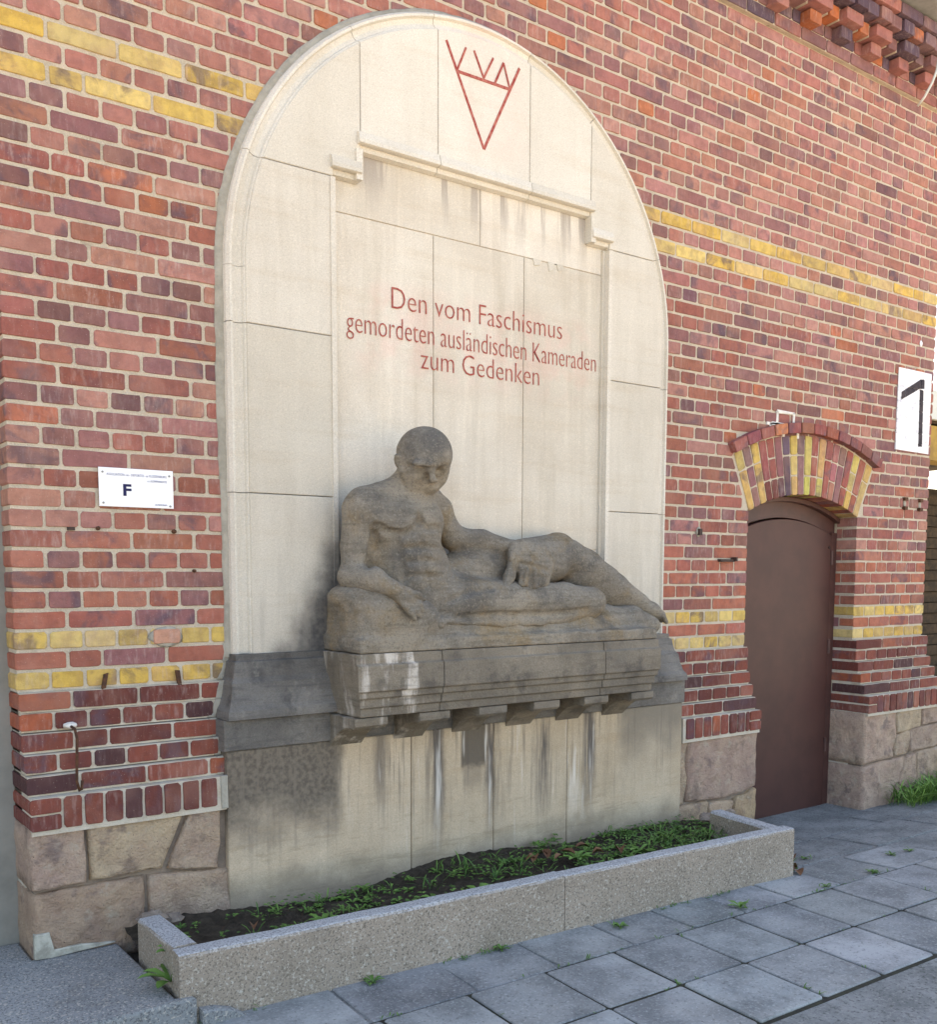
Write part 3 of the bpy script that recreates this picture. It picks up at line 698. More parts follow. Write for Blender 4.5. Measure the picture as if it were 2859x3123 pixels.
c = wp(2132, 1622, 0); blob('mortar_lump', c, .03, MAT['fillet'], sq=(.7, .25, 1.)); mk('wall_plug', *boxm(c[0] - .012, c[0] + .012, -.02, .01, c[2] - .02, c[2] + .018), MAT['iron'], bld)
for u, v in ((2761, 1535), (2807, 1540)):
    c = wp(u, v, 0)
    for dz in (.03, -.035): mk('wall_plug', *boxm(c[0] - .022, c[0] + .016, -.018, .01, c[2] + dz - .012, c[2] + dz + .012), MAT['rust'], bld)
    blob('mortar_lump', c, .03, MAT['fillet'], sq=(.6, .2, 1.2))
c = wp(2811, 1048, 0); blob('mortar_lump', c, .02, MAT['white'], sq=(.8, .3, 1.1))
# patched brick with a smear of mortar in the upper lower-band course
c = wp(508, 1943, 0); blob('mortar_patch', c, .085, MAT['fillet'], sq=(.86, .07, .5))
c0 = wp(508, 1941, 0); q = [(c0[0] - .055, c0[2] - .028), (c0[0] + .055, c0[2] - .028), (c0[0] + .055, c0[2] + .03), (c0[0] - .055, c0[2] + .03)]
v, f, cl, A = brick_quad(q, -.009, .02, (.58, .3, .2, .3)); mk('patched_brick', v, f, MAT['brick'], bld, col=(.58, .3, .2, .3))
# whitened mortar round two bricks above the door arch
for x0, x1, k0, k1 in ((4.55, 4.72, 19, 19.1), (4.5, 4.76, 18, 18.1), (4.545, 4.555, 18.1, 19), (4.715, 4.725, 18.1, 19.05), (4.48, 4.49, 17.2, 18), (4.61, 4.625, 17.2, 18), (4.76, 4.775, 17.1, 18), (4.45, 4.8, 17.95, 18.06)):
    za_, zb_ = zc(k0) - .004, zc(k1) + .004; pv, pf = prism([(x0 - .005, za_ - ru(0, .004)), (x1 + .004, za_ + ru(-.004, .004)), (x1 + .006, zb_), (x0 - .003, zb_ + ru(0, .005))], -.004, .004, .002, .002)
    mk('whitened_joint', pv, pf, MAT['smear2'], bld)
a = onY(2859, 215, -.2); rod('cable', [a + (.05, .02, .1), a + (.0, 0, 0), a + (-.03, .01, -.08), a + (-.045, .05, -.16), a + (-.04, .1, -.2)], .008, MAT['pale'], label='pale cable hanging off the cornice')

# ================================================================== MEMORIAL
mem = empty('memorial', (MCX, -.1, .1), 'round-arched cream limestone memorial with red inscription set against the brick wall', 'memorial')
YF, YP = -.058, -.02
RF = 1.243                          # radius / half width of the flat face
G = .0016
NHW, NS, Z1, Z2 = .83, .69, 3.302, 3.425
def arcz(x, r): return MZC + math.sqrt(max(r * r - (x - MCX) ** 2, 0))
def arcpts(xa, xb, r, n=14): return [(x, arcz(x, r)) for x in np.linspace(xa, xb, n)]
def blk(name, poly, y0, mat, bev=.003, y1=-.001, jit=.0004): return mk(name, *prism(poly, y0, y1, bev, jit), MAT[mat], mem)
L, Rr = MCX - RF, MCX + RF
zj = [1.2, 1.891, 2.585, 3.256]
for a, b in zip(zj[:-1], zj[1:]):
    for s in (-1, 1):
        xi = MCX + s * NHW
        if b > MZC:
            zs = np.linspace(max(a, MZC), b - G, 6); oc = [(MCX + s * math.sqrt(RF ** 2 - (z - MZC) ** 2), z) for z in zs]
            out = [(MCX + s * RF, a + G)] + oc
        else: out = [(MCX + s * RF, a + G), (MCX + s * RF, b - G)]
        inn = [(xi, b - G), (xi, a + G)]
        p = out + inn
        if s < 0: p = p[::-1]
        blk('frame_stone', p, YF, 'frame')
xs = [-NS, -.276, .276, NS]
top0 = zj[-1] + G
def ang_pts(x0, z0_, x1, z1_, n=14):
    t0 = math.atan2(z0_ - MZC, x0 - MCX); t1 = math.atan2(z1_ - MZC, x1 - MCX)
    return [(MCX + RF * math.cos(t), MZC + RF * math.sin(t)) for t in np.linspace(t0, t1, n)]
xl = MCX - math.sqrt(RF ** 2 - (top0 - MZC) ** 2)
xa = MCX - NS - G
p = [(xl, top0), (MCX - NHW, top0), (MCX - NHW, Z1), (xa, Z1)] + ang_pts(xa, arcz(xa, RF), xl, top0)[0:-1]
blk('arch_stone', p, YF, 'arch')
p = [(2 * MCX - x, z) for x, z in p][::-1]; blk('arch_stone', p, YF, 'arch')
for a, b in zip(xs[:-1], xs[1:]):
    a, b = MCX + a + G, MCX + b - G
    blk('arch_stone', [(a, Z2), (b, Z2)] + ang_pts(b, arcz(b, RF), a, arcz(a, RF)), YF, 'arch')
# outer moulding swept round the frame, cut at the same joints
prof = [(0, YF + .006), (.006, YF + .008), (.012, YF + .022), (.03, YF + .03), (.05, YF + .026), (.056, YF + .012), (.066, YF + .012), (.078, YF + .028), (.082, -.001), (0, -.001)]
def sweep(path, name):
    """path: list of (point xz, outward normal xz)"""
    v = []; f = []; n = len(prof)
    for (x, z), (ox, oz) in path: v += [(x + ox * d, y, z + oz * d) for d, y in prof]
    for i in range(len(path) - 1):
        for k in range(n):
            k2 = (k + 1) % n; f.append((i * n + k, (i + 1) * n + k, (i + 1) * n + k2, i * n + k2))
    f.append(tuple(range(n - 1, -1, -1))[::-1]); f.append(tuple((len(path) - 1) * n + k for k in range(n - 1, -1, -1)))
    o = mk(name, v, f, MAT['arch'], mem); bm = bmesh.new(); bm.from_mesh(o.data); bmesh.ops.recalc_face_normals(bm, faces=bm.faces); bm.to_mesh(o.data); bm.free(); return o
for s in (-1, 1):
    for a, b in ((1.2, 1.891), (1.891, 2.585), (2.585, MZC)): sweep([((MCX + s * RF, z), (s, 0)) for z in (a + G, b - (G if b < MZC else 0))], 'moulding')
angs = [math.atan2(zj[-1] - MZC, math.sqrt(RF ** 2 - (zj[-1] - MZC) ** 2)), math.acos(NS / RF), math.acos(.276 / RF)]
ca = [0] + angs; ca = ca + [math.pi - t for t in ca[::-1]]
for a, b in zip(ca[:-1], ca[1:]):
    e = .0012
    sweep([((MCX + RF * math.cos(t), MZC + RF * math.sin(t)), (math.cos(t), math.sin(t))) for t in np.linspace(a + (e if a else 0), b - e, max(4, int((b - a) / .05)))], 'moulding')
# mortar fillet between stone and brick
fil = MB()
path = [(MCX - MRO, z, -1, 0) for z in np.arange(1.2, MZC, .06)] + [(MCX + MRO * math.cos(t), MZC + MRO * math.sin(t), math.cos(t), math.sin(t)) for t in np.linspace(math.pi, .0, 90)]
pv = []; 
for x, z, ox, oz in path:
    w_ = max(.012, min(.034, globals().get('w_', .022) if len(pv) > 4 else .022) + ru(-.004, .004)); pv += [(x - ox * .02, -.012 + ru(-.003, .003), z - oz * .02), (x + ox * .003, -.011 + ru(-.003, .003), z + oz * .003), (x + ox * w_, -.0015 + ru(-.002, .001), z + oz * w_), (x + ox * (w_ + .003), .02, z + oz * (w_ + .003))]
pf = [(i * 4 + k, i * 4 + k + 1, i * 4 + k + 5, i * 4 + k + 4) for i in range(len(path) - 1) for k in range(3)]
mk('mortar_fillet', pv, pf, MAT['fillet'], mem, smooth=True)
def mleft(z): return float(np.interp(z, [.9, .949, .985, 1.05, 1.098, 1.12, 1.19, 1.3], [.771, .764, .783, .808, .814, .83, .851, .856]))
for k in range(-6, 2):
    yb = ROW if k == -6 else STEP.get(k, 0); za_, zb_ = (z0 - .015 if k == -6 else zc(k)) + .001, zc(k + 1) - .001; zm = (za_ + zb_) / 2
    p = [(mleft(za_) - ru(.016, .026), za_), (mleft(za_) + .008, za_), (mleft(zm) + .008, zm), (mleft(zb_) + .008, zb_), (mleft(zb_) - ru(.016, .026), zb_), (mleft(zm) - ru(.014, .028), zm)]
    mk('mortar_fillet', *prism(p, yb + .0005, yb + .02, .002, .002), MAT['fillet'], mem)
# niche panels
ZP = 3.128
for a, b in ((-NHW, 0), (0, NHW)):
    a2, b2 = MCX + a + (0 if a < 0 else G), MCX + b - (G if a < 0 else 0)
    if a < 0: p = [(a2, ZP + G), (b2, ZP + G), (b2, Z2 + .02), (MCX - NS, Z2 + .02), (MCX - NS, Z1 + .005), (a2, Z1 + .005)]
    else: p = [(a2, ZP + G), (b2, ZP + G), (b2, Z1 + .005), (MCX + NS, Z1 + .005), (MCX + NS, Z2 + .02), (a2, Z2 + .02)]
    blk('panel_slab', p, YP + .001, 'panel', .002)
for a, b in ((-NHW, -.276), (-.276, .276), (.276, NHW)):
    for z0_, z1_ in ((1.2, 1.684), (1.684, ZP)):
        blk('panel_slab', [(MCX + a + G, z0_ + G), (MCX + b - G, z0_ + G), (MCX + b - G, z1_ - G), (MCX + a + G, z1_ - G)], YP + ru(0, .002), 'panel', .002)
blk('backing', [(MCX - 1.2, 1.15), (MCX + 1.2, 1.15), (MCX + 1.2, 3.0), (MCX + .9, 3.6), (MCX - .9, 3.6), (MCX - 1.2, 3.0)], -.012, 'panel', .001)
# chipped edge and its filler under the top panel on the right
for x, w_, h in ((2.52, .05, .03), (2.62, .035, .045), (2.68, .04, .03)):
    pv, pf = prism([(x, ZP - h), (x + w_ * .8, ZP - h * .7), (x + w_, ZP + .004), (x - .01, ZP + .004)], YP - .004, YP + .004, .002, .003); mk('chip_filler', pv, pf, MAT['frame'], mem)
# stepped drip moulding over the niche
def strip(x0, x1, z, name='drip_moulding'):
    pr = [(YF - .012, z + .05), (YF - .020, z + .02), (YF - .020, z + .004), (YF - .012, z), (YF + .008, z - .002), (YF + .012, z - .022), (YP - .002, z - .03), (YP - .002, z + .0), (YF + .001, z + .052)]
    v = [(x0, y, q) for y, q in pr] + [(x1, y, q) for y, q in pr]; n = len(pr)
    f = [(i, n + i, n + (i + 1) % n, (i + 1) % n) for i in range(n)] + [tuple(range(n))[::-1], tuple(range(n, 2 * n))]
    o = mk(name, v, f, MAT['arch'], mem); bm = bmesh.new(); bm.from_mesh(o.data); bmesh.ops.recalc_face_normals(bm, faces=bm.faces); bm.to_mesh(o.data); bm.free(); return o
for a, b in zip(xs[:-1], xs[1:]): strip(MCX + a + G - (.018 if a == -NS else 0), MCX + b - G + (.018 if b == NS else 0), Z2 - .006)
strip(MCX - NHW - .012, MCX - NS - .004, Z1 - .012); strip(MCX + NS + .004, MCX + NHW + .012, Z1 - .012)
for s in (-1, 1):
    x = MCX + s * (NS + .012); o = mk('drip_moulding', *boxm(x - .016, x + .016, YF - .011, YP, Z1 - .035, Z2 - .03), MAT['arch'], mem)
    x = MCX + s * (NHW + .004); mk('edge_fillet', *boxm(x - .012, x + .012, YF - .006, YP + .001, 1.21, Z1 - .05), MAT['frame'], mem)
    x = MCX + s * (NHW - .016); mk('edge_fillet', *boxm(x - .01, x + .01, YP - .014, YP + .001, 1.21, Z1 - .05), MAT['frame'], mem)
# base moulding (runs over the full width, returned at the left end)
def base_mould(xa, xb, za_, zb_, out0, name):
    pr = [(YF - .02, 1.214), (YF - .02, 1.188), (YF - .032, 1.183), (YF - .036, 1.16), (YF - .045, 1.12), (YF - .062, 1.098), (YF - .064, 1.088), (YF - .07, 1.05), (YF - .085, 1.005), (YF - .1, .985), (YF - .104, .965), (YF - .104, .949), (YF - .06, .947)]
    v = []; n = len(pr)
    for y, z in pr: v.append((xa - (YF - .02 - y) * .85, y, z))
    for y, z in pr: v.append((xb + (YF - .02 - y) * .85, y, z))
    m = 2 * n
    for y, z in pr: v.append((xa - (YF - .02 - y) * .85, -.002, z))
    for y, z in pr: v.append((xb + (YF - .02 - y) * .85, -.002, z))
    f = [(i + 1, n + i + 1, n + i, i) for i in range(n - 1)] + [(m + i + 1, i + 1, i, m + i) for i in range(n - 1)] + [(n + i + 1, m + n + i + 1, m + n + i, n + i) for i in range(n - 1)]
    f += [(0, n, m + n, m), (n - 1, m + n - 1, m + 2 * n - 1, 2 * n - 1)]
    return mk(name, v, f, MAT['base'], mem)
base_mould(MCX - RF - .087, MCX + RF + .087, 0, 0, 0, 'base_moulding')
HW = 1.40
blk('plinth_block', [(MCX - HW - .012, .8165), (MCX + HW + .012, .8165), (MCX + HW + .012, .9465), (MCX - HW - .012, .9465)], -.136, 'base', .004)
pj = [-HW, -.482, .012, .506, HW]
for a, b in zip(pj[:-1], pj[1:]):
    blk('plinth_slab', [(MCX + a + (G if a > -HW else 0), .02), (MCX + b - G, .02), (MCX + b - G, .815), (MCX + a + (G if a > -HW else 0), .815)], -.13, 'plinth', .004)
mk('backing', *boxm(MCX - HW + .02, MCX + HW - .02, -.12, -.003, .01, .93), MAT['plinth'], mem)
# ledge with stepped fasciae and six curved brackets
LH = .922; ZT = 1.214
lv = [(YF - .03, ZT), (-.375, ZT), (-.378, 1.172), (-.392, 1.166), (-.394, 1.056), (-.383, 1.05), (-.382, 1.026), (-.37, 1.02), (-.369, .984), (-.357, .978), (-.356, .942), (-.1, .94)]
lj = [-LH, -.478, .519, LH]
for i, (a, b) in enumerate(zip(lj[:-1], lj[1:])):
    a, b = MCX + a + (G if i else 0), MCX + b - (G if i < 2 else 0); n = len(lv); v = []
    dl = [0, .0, .0, 0, 0, -.01, -.01, -.02, -.02, -.03, -.03, -.03]
    if True: v = [(a - (dl[k] if i == 0 else 0), y, z) for k, (y, z) in enumerate(lv)] + [(b + (dl[k] if i == 2 else 0), y, z) for k, (y, z) in enumerate(lv)]
    f = [(k, n + k, n + (k + 1) % n, (k + 1) % n) for k in range(n)] + [tuple(range(n)), tuple(range(2 * n - 1, n - 1, -1))]
    o = mk('ledge_stone', v, f, MAT['ledge'], mem); bm = bmesh.new(); bm.from_mesh(o.data); bmesh.ops.recalc_face_normals(bm, faces=bm.faces); bmesh.ops.bevel(bm, geom=list(bm.edges), offset=.0025, segments=1, affect='EDGES'); bm.to_mesh(o.data); bm.free()
for i in range(6):
    xc = MCX + (i - 2.5) * .333; wd = .083
    pr = [(-.1, .938), (-.352, .938), (-.352, .902), (-.345, .9)]
    for t in np.linspace(0, 1, 9): pr.append((-.335 + .215 * t, .89 - .012 * t - .095 * t ** 1.6 + .02 * math.sin(t * math.pi)))
    pr.append((-.1, .79)); n = len(pr)
    v = [(xc - wd, y, z) for y, z in pr] + [(xc + wd, y, z) for y, z in pr]
    f = [(k, n + k, n + (k + 1) % n, (k + 1) % n) for k in range(n)] + [tuple(range(n)), tuple(range(2 * n - 1, n - 1, -1))]
    o = mk('bracket', v, f, MAT['ledge'], mem); bm = bmesh.new(); bm.from_mesh(o.data); bmesh.ops.recalc_face_normals(bm, faces=bm.faces); bmesh.ops.bevel(bm, geom=list(bm.edges), offset=.003, segments=1, affect='EDGES'); bm.to_mesh(o.data); bm.free()
# inscription and emblem
def text(name, body, x, z, h, width, y, mat, parent, bold=0., align='LEFT', thick=.0016):
    cu = bpy.data.curves.new('t', 'FONT'); cu.body = body; cu.size = 1; cu.extrude = .02; cu.offset = bold; cu.resolution_u = 3
    ob = bpy.data.objects.new('t', cu); S.collection.objects.link(ob); dg = bpy.context.evaluated_depsgraph_get()
    me = bpy.data.meshes.new_from_object(ob.evaluated_get(dg)); bpy.data.objects.remove(ob)
    co = np.empty(len(me.vertices) * 3); me.vertices.foreach_get('co', co); co = co.reshape(-1, 3)
    x0, x1 = co[:, 0].min(), co[:, 0].max(); caps = .73
    sx = width / (x1 - x0); sz = h / caps
    v = np.stack([x + (co[:, 0] - x0) * sx, y + (-co[:, 2] / .02) * thick * .5, z + co[:, 1] * sz], 1)
    fs = [tuple(p.vertices) for p in me.polygons]; bpy.data.meshes.remove(me)
    bins = np.zeros(int((x1 - x0) / .02) + 3, bool)
    for f in fs: q = (co[list(f), 0] - x0) / .02; bins[int(q.min()):int(q.max()) + 1] = True
    wid = np.zeros(len(bins), int); run = 0; w_ = 0
    for i, b_ in enumerate(bins):
        if b_: w_ += run > 7; run = 0
        else: run += 1
        wid[i] = w_
    fw = np.array([wid[int((co[list(f), 0].min() - x0) / .02)] for f in fs])
    for q in range(fw.max() + 1):
        sel = [fs[i] for i in np.where(fw == q)[0]]; use = sorted({i for f in sel for i in f}); ix = {a_: i for i, a_ in enumerate(use)}
        o = mk(name, v[use], [tuple(ix[i] for i in f) for f in sel], mat, parent)
    return o
yt = YP - .0012
for body, (u0, v0), (u1, v1), hh in (('Den vom Faschismus', (1195, 945), (1715, 1035), .104), ('gemordeten ausländischen Kameraden', (1057, 1005), (1818, 1130), .104), ('zum Gedenken', (1285, 1120), (1645, 1176), .104)):
    a = onY(u0, v0, yt); b = onY(u1, v1, yt)
    text('inscription', body, a[0], {'D': 2.76, 'g': 2.625, 'z': 2.51}[body[0]], hh, b[0] - a[0], yt, MAT['red'], mem, -.016)
def stroke(mb, p, q, w_, y):
    p = np.array(p); q = np.array(q); d = (q - p) / np.linalg.norm(q - p); nn = np.array([-d[1], d[0]]) * w_ / 2
    mb.add(*prism([tuple(p - nn), tuple(q - nn), tuple(q + nn), tuple(p + nn)], y - .0016, y + .001, .0005))
em = MB(); e_ = lambda u, v: tuple(onY((900 + u * .5417), v * .5417, YF)[[0, 2]])
for a, b, w_ in [((852, 225), (1064, 840), .016), ((1264, 385), (1064, 840), .016), ((912, 400), (1212, 505), .016), ((912, 395), (963, 268), .012), ((1008, 285), (1062, 440), .012), ((1062, 440), (1116, 328), .012), ((1122, 475), (1174, 355), .013), ((1174, 355), (1208, 500), .01)]:
    YS_ = globals().get('YS_', 0) + .0003; stroke(em, e_(*a), e_(*b), w_ * .85, YF - .0003 - YS_)
tag(em.build('emblem', MAT['red'], mem), 'red engraved inverted triangle crowned with strokes')

# ================================================================== STATUE (carved figure as signed distance fields, surface-netted)
def cp(u, v, y): return onY(950 + u * .65, 1250 + v * .65, y)      # close-up pixels on the depth plane y
KP = .00106
def smin(a, b, k):
    h = np.clip(.5 + .5 * (b - a) / k, 0, 1); return b + (a - b) * h - k * h * (1 - h)
class SDF:
    def __init__(s, lo, hi, h):
        s.lo = np.array(lo); s.h = h; s.n = np.ceil((np.array(hi) - s.lo) / h).astype(int) + 1
        s.D = np.full(s.n, .2, np.float32)
    def _win(s, mn, mx):
        a = np.clip(np.floor((mn - s.lo) / s.h).astype(int), 0, s.n - 1); b = np.clip(np.ceil((mx - s.lo) / s.h).astype(int) + 1, 1, s.n)
        sl = tuple(slice(i, j) for i, j in zip(a, b))
        g = np.meshgrid(*[s.lo[i] + s.h * np.arange(a[i], b[i]) for i in range(3)], indexing='ij'); return sl, np.stack(g, -1).astype(np.float32)
    def _put(s, sl, d, k, sub):
        if sub: s.D[sl] = -smin(-s.D[sl], d, k)
        else: s.D[sl] = smin(s.D[sl], d, k)
    def cone(s, a, b, ra, rb, k=.03, sub=False):
        a = np.array(a); b = np.array(b); R_ = max(ra, rb) + k * 2 + .02
        sl, P_ = s._win(np.minimum(a, b) - R_, np.maximum(a, b) + R_)
        ab = b - a; t = np.clip(((P_ - a) @ ab) / (ab @ ab + 1e-9), 0, 1)
        d = np.linalg.norm(P_ - a - t[..., None] * ab, axis=-1) - (ra + t * (rb - ra)); s._put(sl, d, k, sub)
    def chain(s, pts, rs, k=.03, sub=False):
        for i in range(len(pts) - 1): s.cone(pts[i], pts[i + 1], rs[i], rs[i + 1], k, sub)
    def ell(s, c, r, k=.03, rot=0, sub=False, tilt=0):
        c = np.array(c); r = np.array(r); R_ = r.max() + k * 2 + .02
        sl, P_ = s._win(c - R_, c + R_); q = P_ - c
        if rot:   # about y (in the picture plane)
            cs, sn = math.cos(rot), math.sin(rot); q = np.stack([q[..., 0] * cs + q[..., 2] * sn, q[..., 1], -q[..., 0] * sn + q[..., 2] * cs], -1)
        k0 = np.linalg.norm(q / r, axis=-1); k1 = np.linalg.norm(q / (r * r), axis=-1) + 1e-6
        s._put(sl, k0 * (k0 - 1) / k1, k, sub)
    def box(s, lo, hi, r, k=.02):
        lo = np.array(lo); hi = np.array(hi); sl, P_ = s._win(lo - .08, hi + .08); c = (lo + hi) / 2; e = (hi - lo) / 2 - r
        q = np.abs(P_ - c) - e; d = np.linalg.norm(np.maximum(q, 0), axis=-1) + np.minimum(q.max(-1), 0) - r; s._put(sl, d, k, False)
    def wob(s, amp, fr):
        sl, P_ = s._win(s.lo, s.lo + s.h * s.n)
        x, y, z = P_[..., 0], P_[..., 1], P_[..., 2]
        w_ = np.sin(x * fr + 1.3 * np.sin(z * fr * .7)) * np.sin(z * fr * 1.1 + np.sin(y * fr * 1.3)) + .5 * np.sin(x * fr * 2.3 + z * fr * 1.9 + 2) * np.sin(y * fr * 2.1 - z * fr)
        s.D[sl] += amp * w_
    def cut_below(s, axis, v, above=False):
        idx = s.lo[axis] + s.h * np.arange(s.n[axis]); sh = [1, 1, 1]; sh[axis] = -1; p = idx.reshape(sh).astype(np.float32)
        s.D = np.maximum(s.D, (p - v) if above else (v - p))
    def mesh(s):
        D = s.D; D[0] = D[-1] = .2; D[:, 0] = D[:, -1] = .2; D[:, :, 0] = D[:, :, -1] = .2
        n = np.array(D.shape) - 1; I = (D < 0)
        cnt = np.zeros(n, np.int8)
        for o in np.ndindex(2, 2, 2): cnt += I[o[0]:o[0] + n[0], o[1]:o[1] + n[1], o[2]:o[2] + n[2]]
        act = (cnt > 0) & (cnt < 8); cells = np.argwhere(act); idx = -np.ones(n, int); idx[act] = np.arange(len(cells))
        sm = np.zeros((len(cells), 3)); ct = np.zeros(len(cells))
        for ax in range(3):
            for o in np.ndindex(2, 2):
                off = np.insert(np.array(o), ax, 0); c0 = cells + off; c1 = c0.copy(); c1[:, ax] += 1
                a = D[tuple(c0.T)]; b = D[tuple(c1.T)]; m = (a < 0) != (b < 0)
                t = np.where(m, a / np.where(m, a - b, 1), 0); p = off + np.zeros((len(cells), 3)); p[:, ax] += t
                sm[m] += p[m]; ct[m] += 1
        V = s.lo + s.h * (cells + sm / ct[:, None]); Fs = []
        for ax in range(3):
            b, c = [(1, 2), (2, 0), (0, 1)][ax]
            lo = [slice(0, None)] * 3; hi = [slice(0, None)] * 3; lo[ax] = slice(0, -1); hi[ax] = slice(1, None)
            e = I[tuple(lo)] != I[tuple(hi)]; pts = np.argwhere(e); pts = pts[(pts[:, b] > 0) & (pts[:, c] > 0) & (pts[:, b] < n[b]) & (pts[:, c] < n[c])]
            ins = I[tuple(pts.T)]
            q = []
            for db, dc in ((1, 1), (0, 1), (0, 0), (1, 0)):
                p = pts.copy(); p[:, b] -= db; p[:, c] -= dc; q.append(idx[tuple(p.T)])
            q = np.stack(q, 1); q[~ins] = q[~ins][:, ::-1]; Fs.append(q)
        return V, np.concatenate(Fs).tolist()
stat = empty('statue', (2.2, -.2, 1.215), 'weathered grey stone statue of a reclining mourning man with bowed head on the memorial ledge', 'statue')
fg = SDF((1.08, -.52, 1.18), (3.5, -.015, 2.26), .0075)
c = cp
# torso
fg.chain([c(470, 900, -.2), c(450, 740, -.2), c(425, 560, -.2)], [.15, .15, .165], .06)
fg.ell(c(430, 540, -.2), (.185, .125, .16), .05)
fg.ell(c(360, 520, -.26), (.105, .075, .085), .03); fg.ell(c(525, 520, -.25), (.095, .07, .085), .03)       # pectorals
fg.ell(c(470, 720, -.265), (.12, .075, .14), .04); fg.ell(c(580, 760, -.22), (.07, .07, .12), .04)           # abdomen
fg.ell(c(560, 880, -.22), (.17, .125, .11), .06)                                                            # pelvis
fg.chain([c(300, 700, -.2), c(330, 820, -.2)], [.05, .07], .04)
# shoulders and neck
fg.chain([c(490, 300, -.25), c(455, 420, -.2)], [.085, .1], .04)
fg.chain([c(450, 380, -.19), c(260, 450, -.2)], [.075, .085], .04); fg.chain([c(520, 400, -.18), c(585, 470, -.14)], [.07, .075], .04)
fg.ell(c(235, 470, -.21), (.078, .085, .09), .03)
# right arm (viewer's left) propped on the rock
fg.chain([c(228, 480, -.21), c(212, 640, -.2), c(195, 775, -.21)], [.078, .068, .055], .02)
fg.chain([c(185, 785, -.22), c(285, 800, -.31), c(385, 845, -.375)], [.06, .058, .038], .02)
fg.chain([c(385, 845, -.375), c(430, 868, -.39), c(462, 890, -.395)], [.036, .042, .036], .015)
for a, b, d in (((452, 858), (500, 868), (527, 887)), ((462, 880), (505, 910), (521, 938)), ((455, 900), (492, 938), (506, 965)), ((440, 905), (468, 950), (484, 980))):
    fg.chain([c(*a, -.405), c(*b, -.422), c(*d, -.418)], [.017, .0155, .012], .006)
fg.chain([c(415, 880, -.4), c(440, 920, -.415), c(452, 945, -.412)], [.018, .015, .012], .006)
# left arm reaching to the knee
fg.chain([c(590, 480, -.135), c(655, 590, -.13), c(700, 610, -.14)], [.068, .058, .052], .025)
fg.chain([c(700, 608, -.145), c(800, 615, -.18), c(935, 645, -.245)], [.054, .052, .036], .02)
fg.ell(c(958, 650, -.26), (.035, .035, .04), .015)
for i, (a, b, d) in enumerate((((950, 632), (955, 680), (962, 712)), ((975, 630), (982, 668), (985, 700)), ((998, 636), (1002, 668), (1002, 692)), ((940, 650), (938, 695), (944, 722)))):
    fg.chain([c(*a, -.285), c(*b, -.31), c(*d, -.305)], [.017, .0155, .012], .006)
# far leg: thigh, raised knee, shin, foot
fg.chain([c(660, 790, -.15), c(900, 715, -.13), c(1140, 650, -.12)], [.115, .098, .075], .04)
fg.ell(c(1158, 645, -.125), (.068, .07, .07), .03)
fg.chain([c(1175, 660, -.13), c(1290, 740, -.135), c(1420, 830, -.14), c(1530, 895, -.15)], [.078, .088, .072, .05], .025)
fg.chain([c(1215, 650, -.1), c(1400, 775, -.1)], [.045, .045], .03); fg.chain([c(1230, 790, -.1), c(1480, 925, -.11)], [.09, .06], .05); fg.chain([c(760, 770, -.14), c(1120, 720, -.12)], [.11, .1], .05)
fg.ell(c(1545, 905, -.15), (.045, .045, .045), .02)
fg.chain([c(1540, 910, -.155), c(1600, 940, -.19), c(1640, 965, -.205)], [.043, .04, .03], .02)
for i in range(5):
    o = np.array([0, -.016 * i + .03, -.004 * abs(i - 1)]); a = c(1630, 955, -.2) + o; b = c(1662 - 4 * i, 985, -.2) + o; fg.cone(a, b, .014, .0125 if i else .015, .005)
# near leg: thigh lying flat, knee, shin folded back under it
fg.chain([c(620, 900, -.25), c(900, 900, -.27), c(1180, 900, -.27), c(1305, 905, -.265)], [.125, .1, .092, .078], .03)
fg.ell(c(1310, 900, -.265), (.072, .075, .068), .03)
fg.chain([c(1290, 935, -.25), c(1050, 985, -.29), c(780, 990, -.3), c(680, 990, -.31)], [.066, .06, .048, .04], .022)
fg.chain([c(690, 985, -.32), c(600, 1000, -.35)], [.04, .028], .02)
# head bowed towards the lap
hc = -.285
fg.ell(c(528, 203, hc - .005), (.118, .135, .115), .02, .12)
fg.ell(c(532, 232, hc - .03), (.112, .115, .07), .03, .1)
fg.chain([c(545, 275, hc - .0), c(556, 330, hc - .005)], [.098, .058], .02)
fg.cone(c(485, 252, hc - .105), c(552, 264, hc - .122), .012, .014, .03); fg.cone(c(552, 264, hc - .122), c(622, 260, hc - .09), .014, .012, .03)
fg.ell(c(512, 286, hc - .112), (.03, .02, .014), .016, .05, True); fg.ell(c(600, 285, hc - .106), (.027, .02, .014), .016, -.05, True)
fg.cone(c(558, 272, hc - .108), c(571, 328, hc - .118), .011, .0155, .014); fg.cone(c(558, 331, hc - .1), c(584, 331, hc - .1), .01, .01, .01)
fg.cone(c(550, 351, hc - .06), c(586, 349, hc - .058), .007, .007, .012)
fg.ell(c(564, 366, hc - .045), (.032, .03, .02), .02)
fg.ell(c(490, 306, hc - .045), (.03, .028, .034), .04); fg.ell(c(614, 302, hc - .04), (.024, .028, .034), .04)
fg.chain([c(452, 285, hc - .005), c(490, 345, hc - .02), c(550, 366, hc - .035)], [.03, .026, .022], .02)
fg.ell(c(411, 244, hc + .01), (.016, .03, .036), .006, .3); fg.ell(c(408, 244, hc - .008), (.008, .014, .02), .006, .3, True)
fg.cone(c(405, 222, hc + .01), c(396, 214, hc + .01), .012, .008, .006)
fg.chain([c(440, 290, -.30), c(505, 425, -.29)], [.022, .02], .02); fg.chain([c(560, 375, -.28), c(530, 425, -.29)], [.02, .018], .02)
fg.chain([c(360, 430, -.27), c(480, 450, -.295)], [.014, .012], .02); fg.chain([c(530, 450, -.28), c(590, 450, -.2)], [.013, .013], .02)
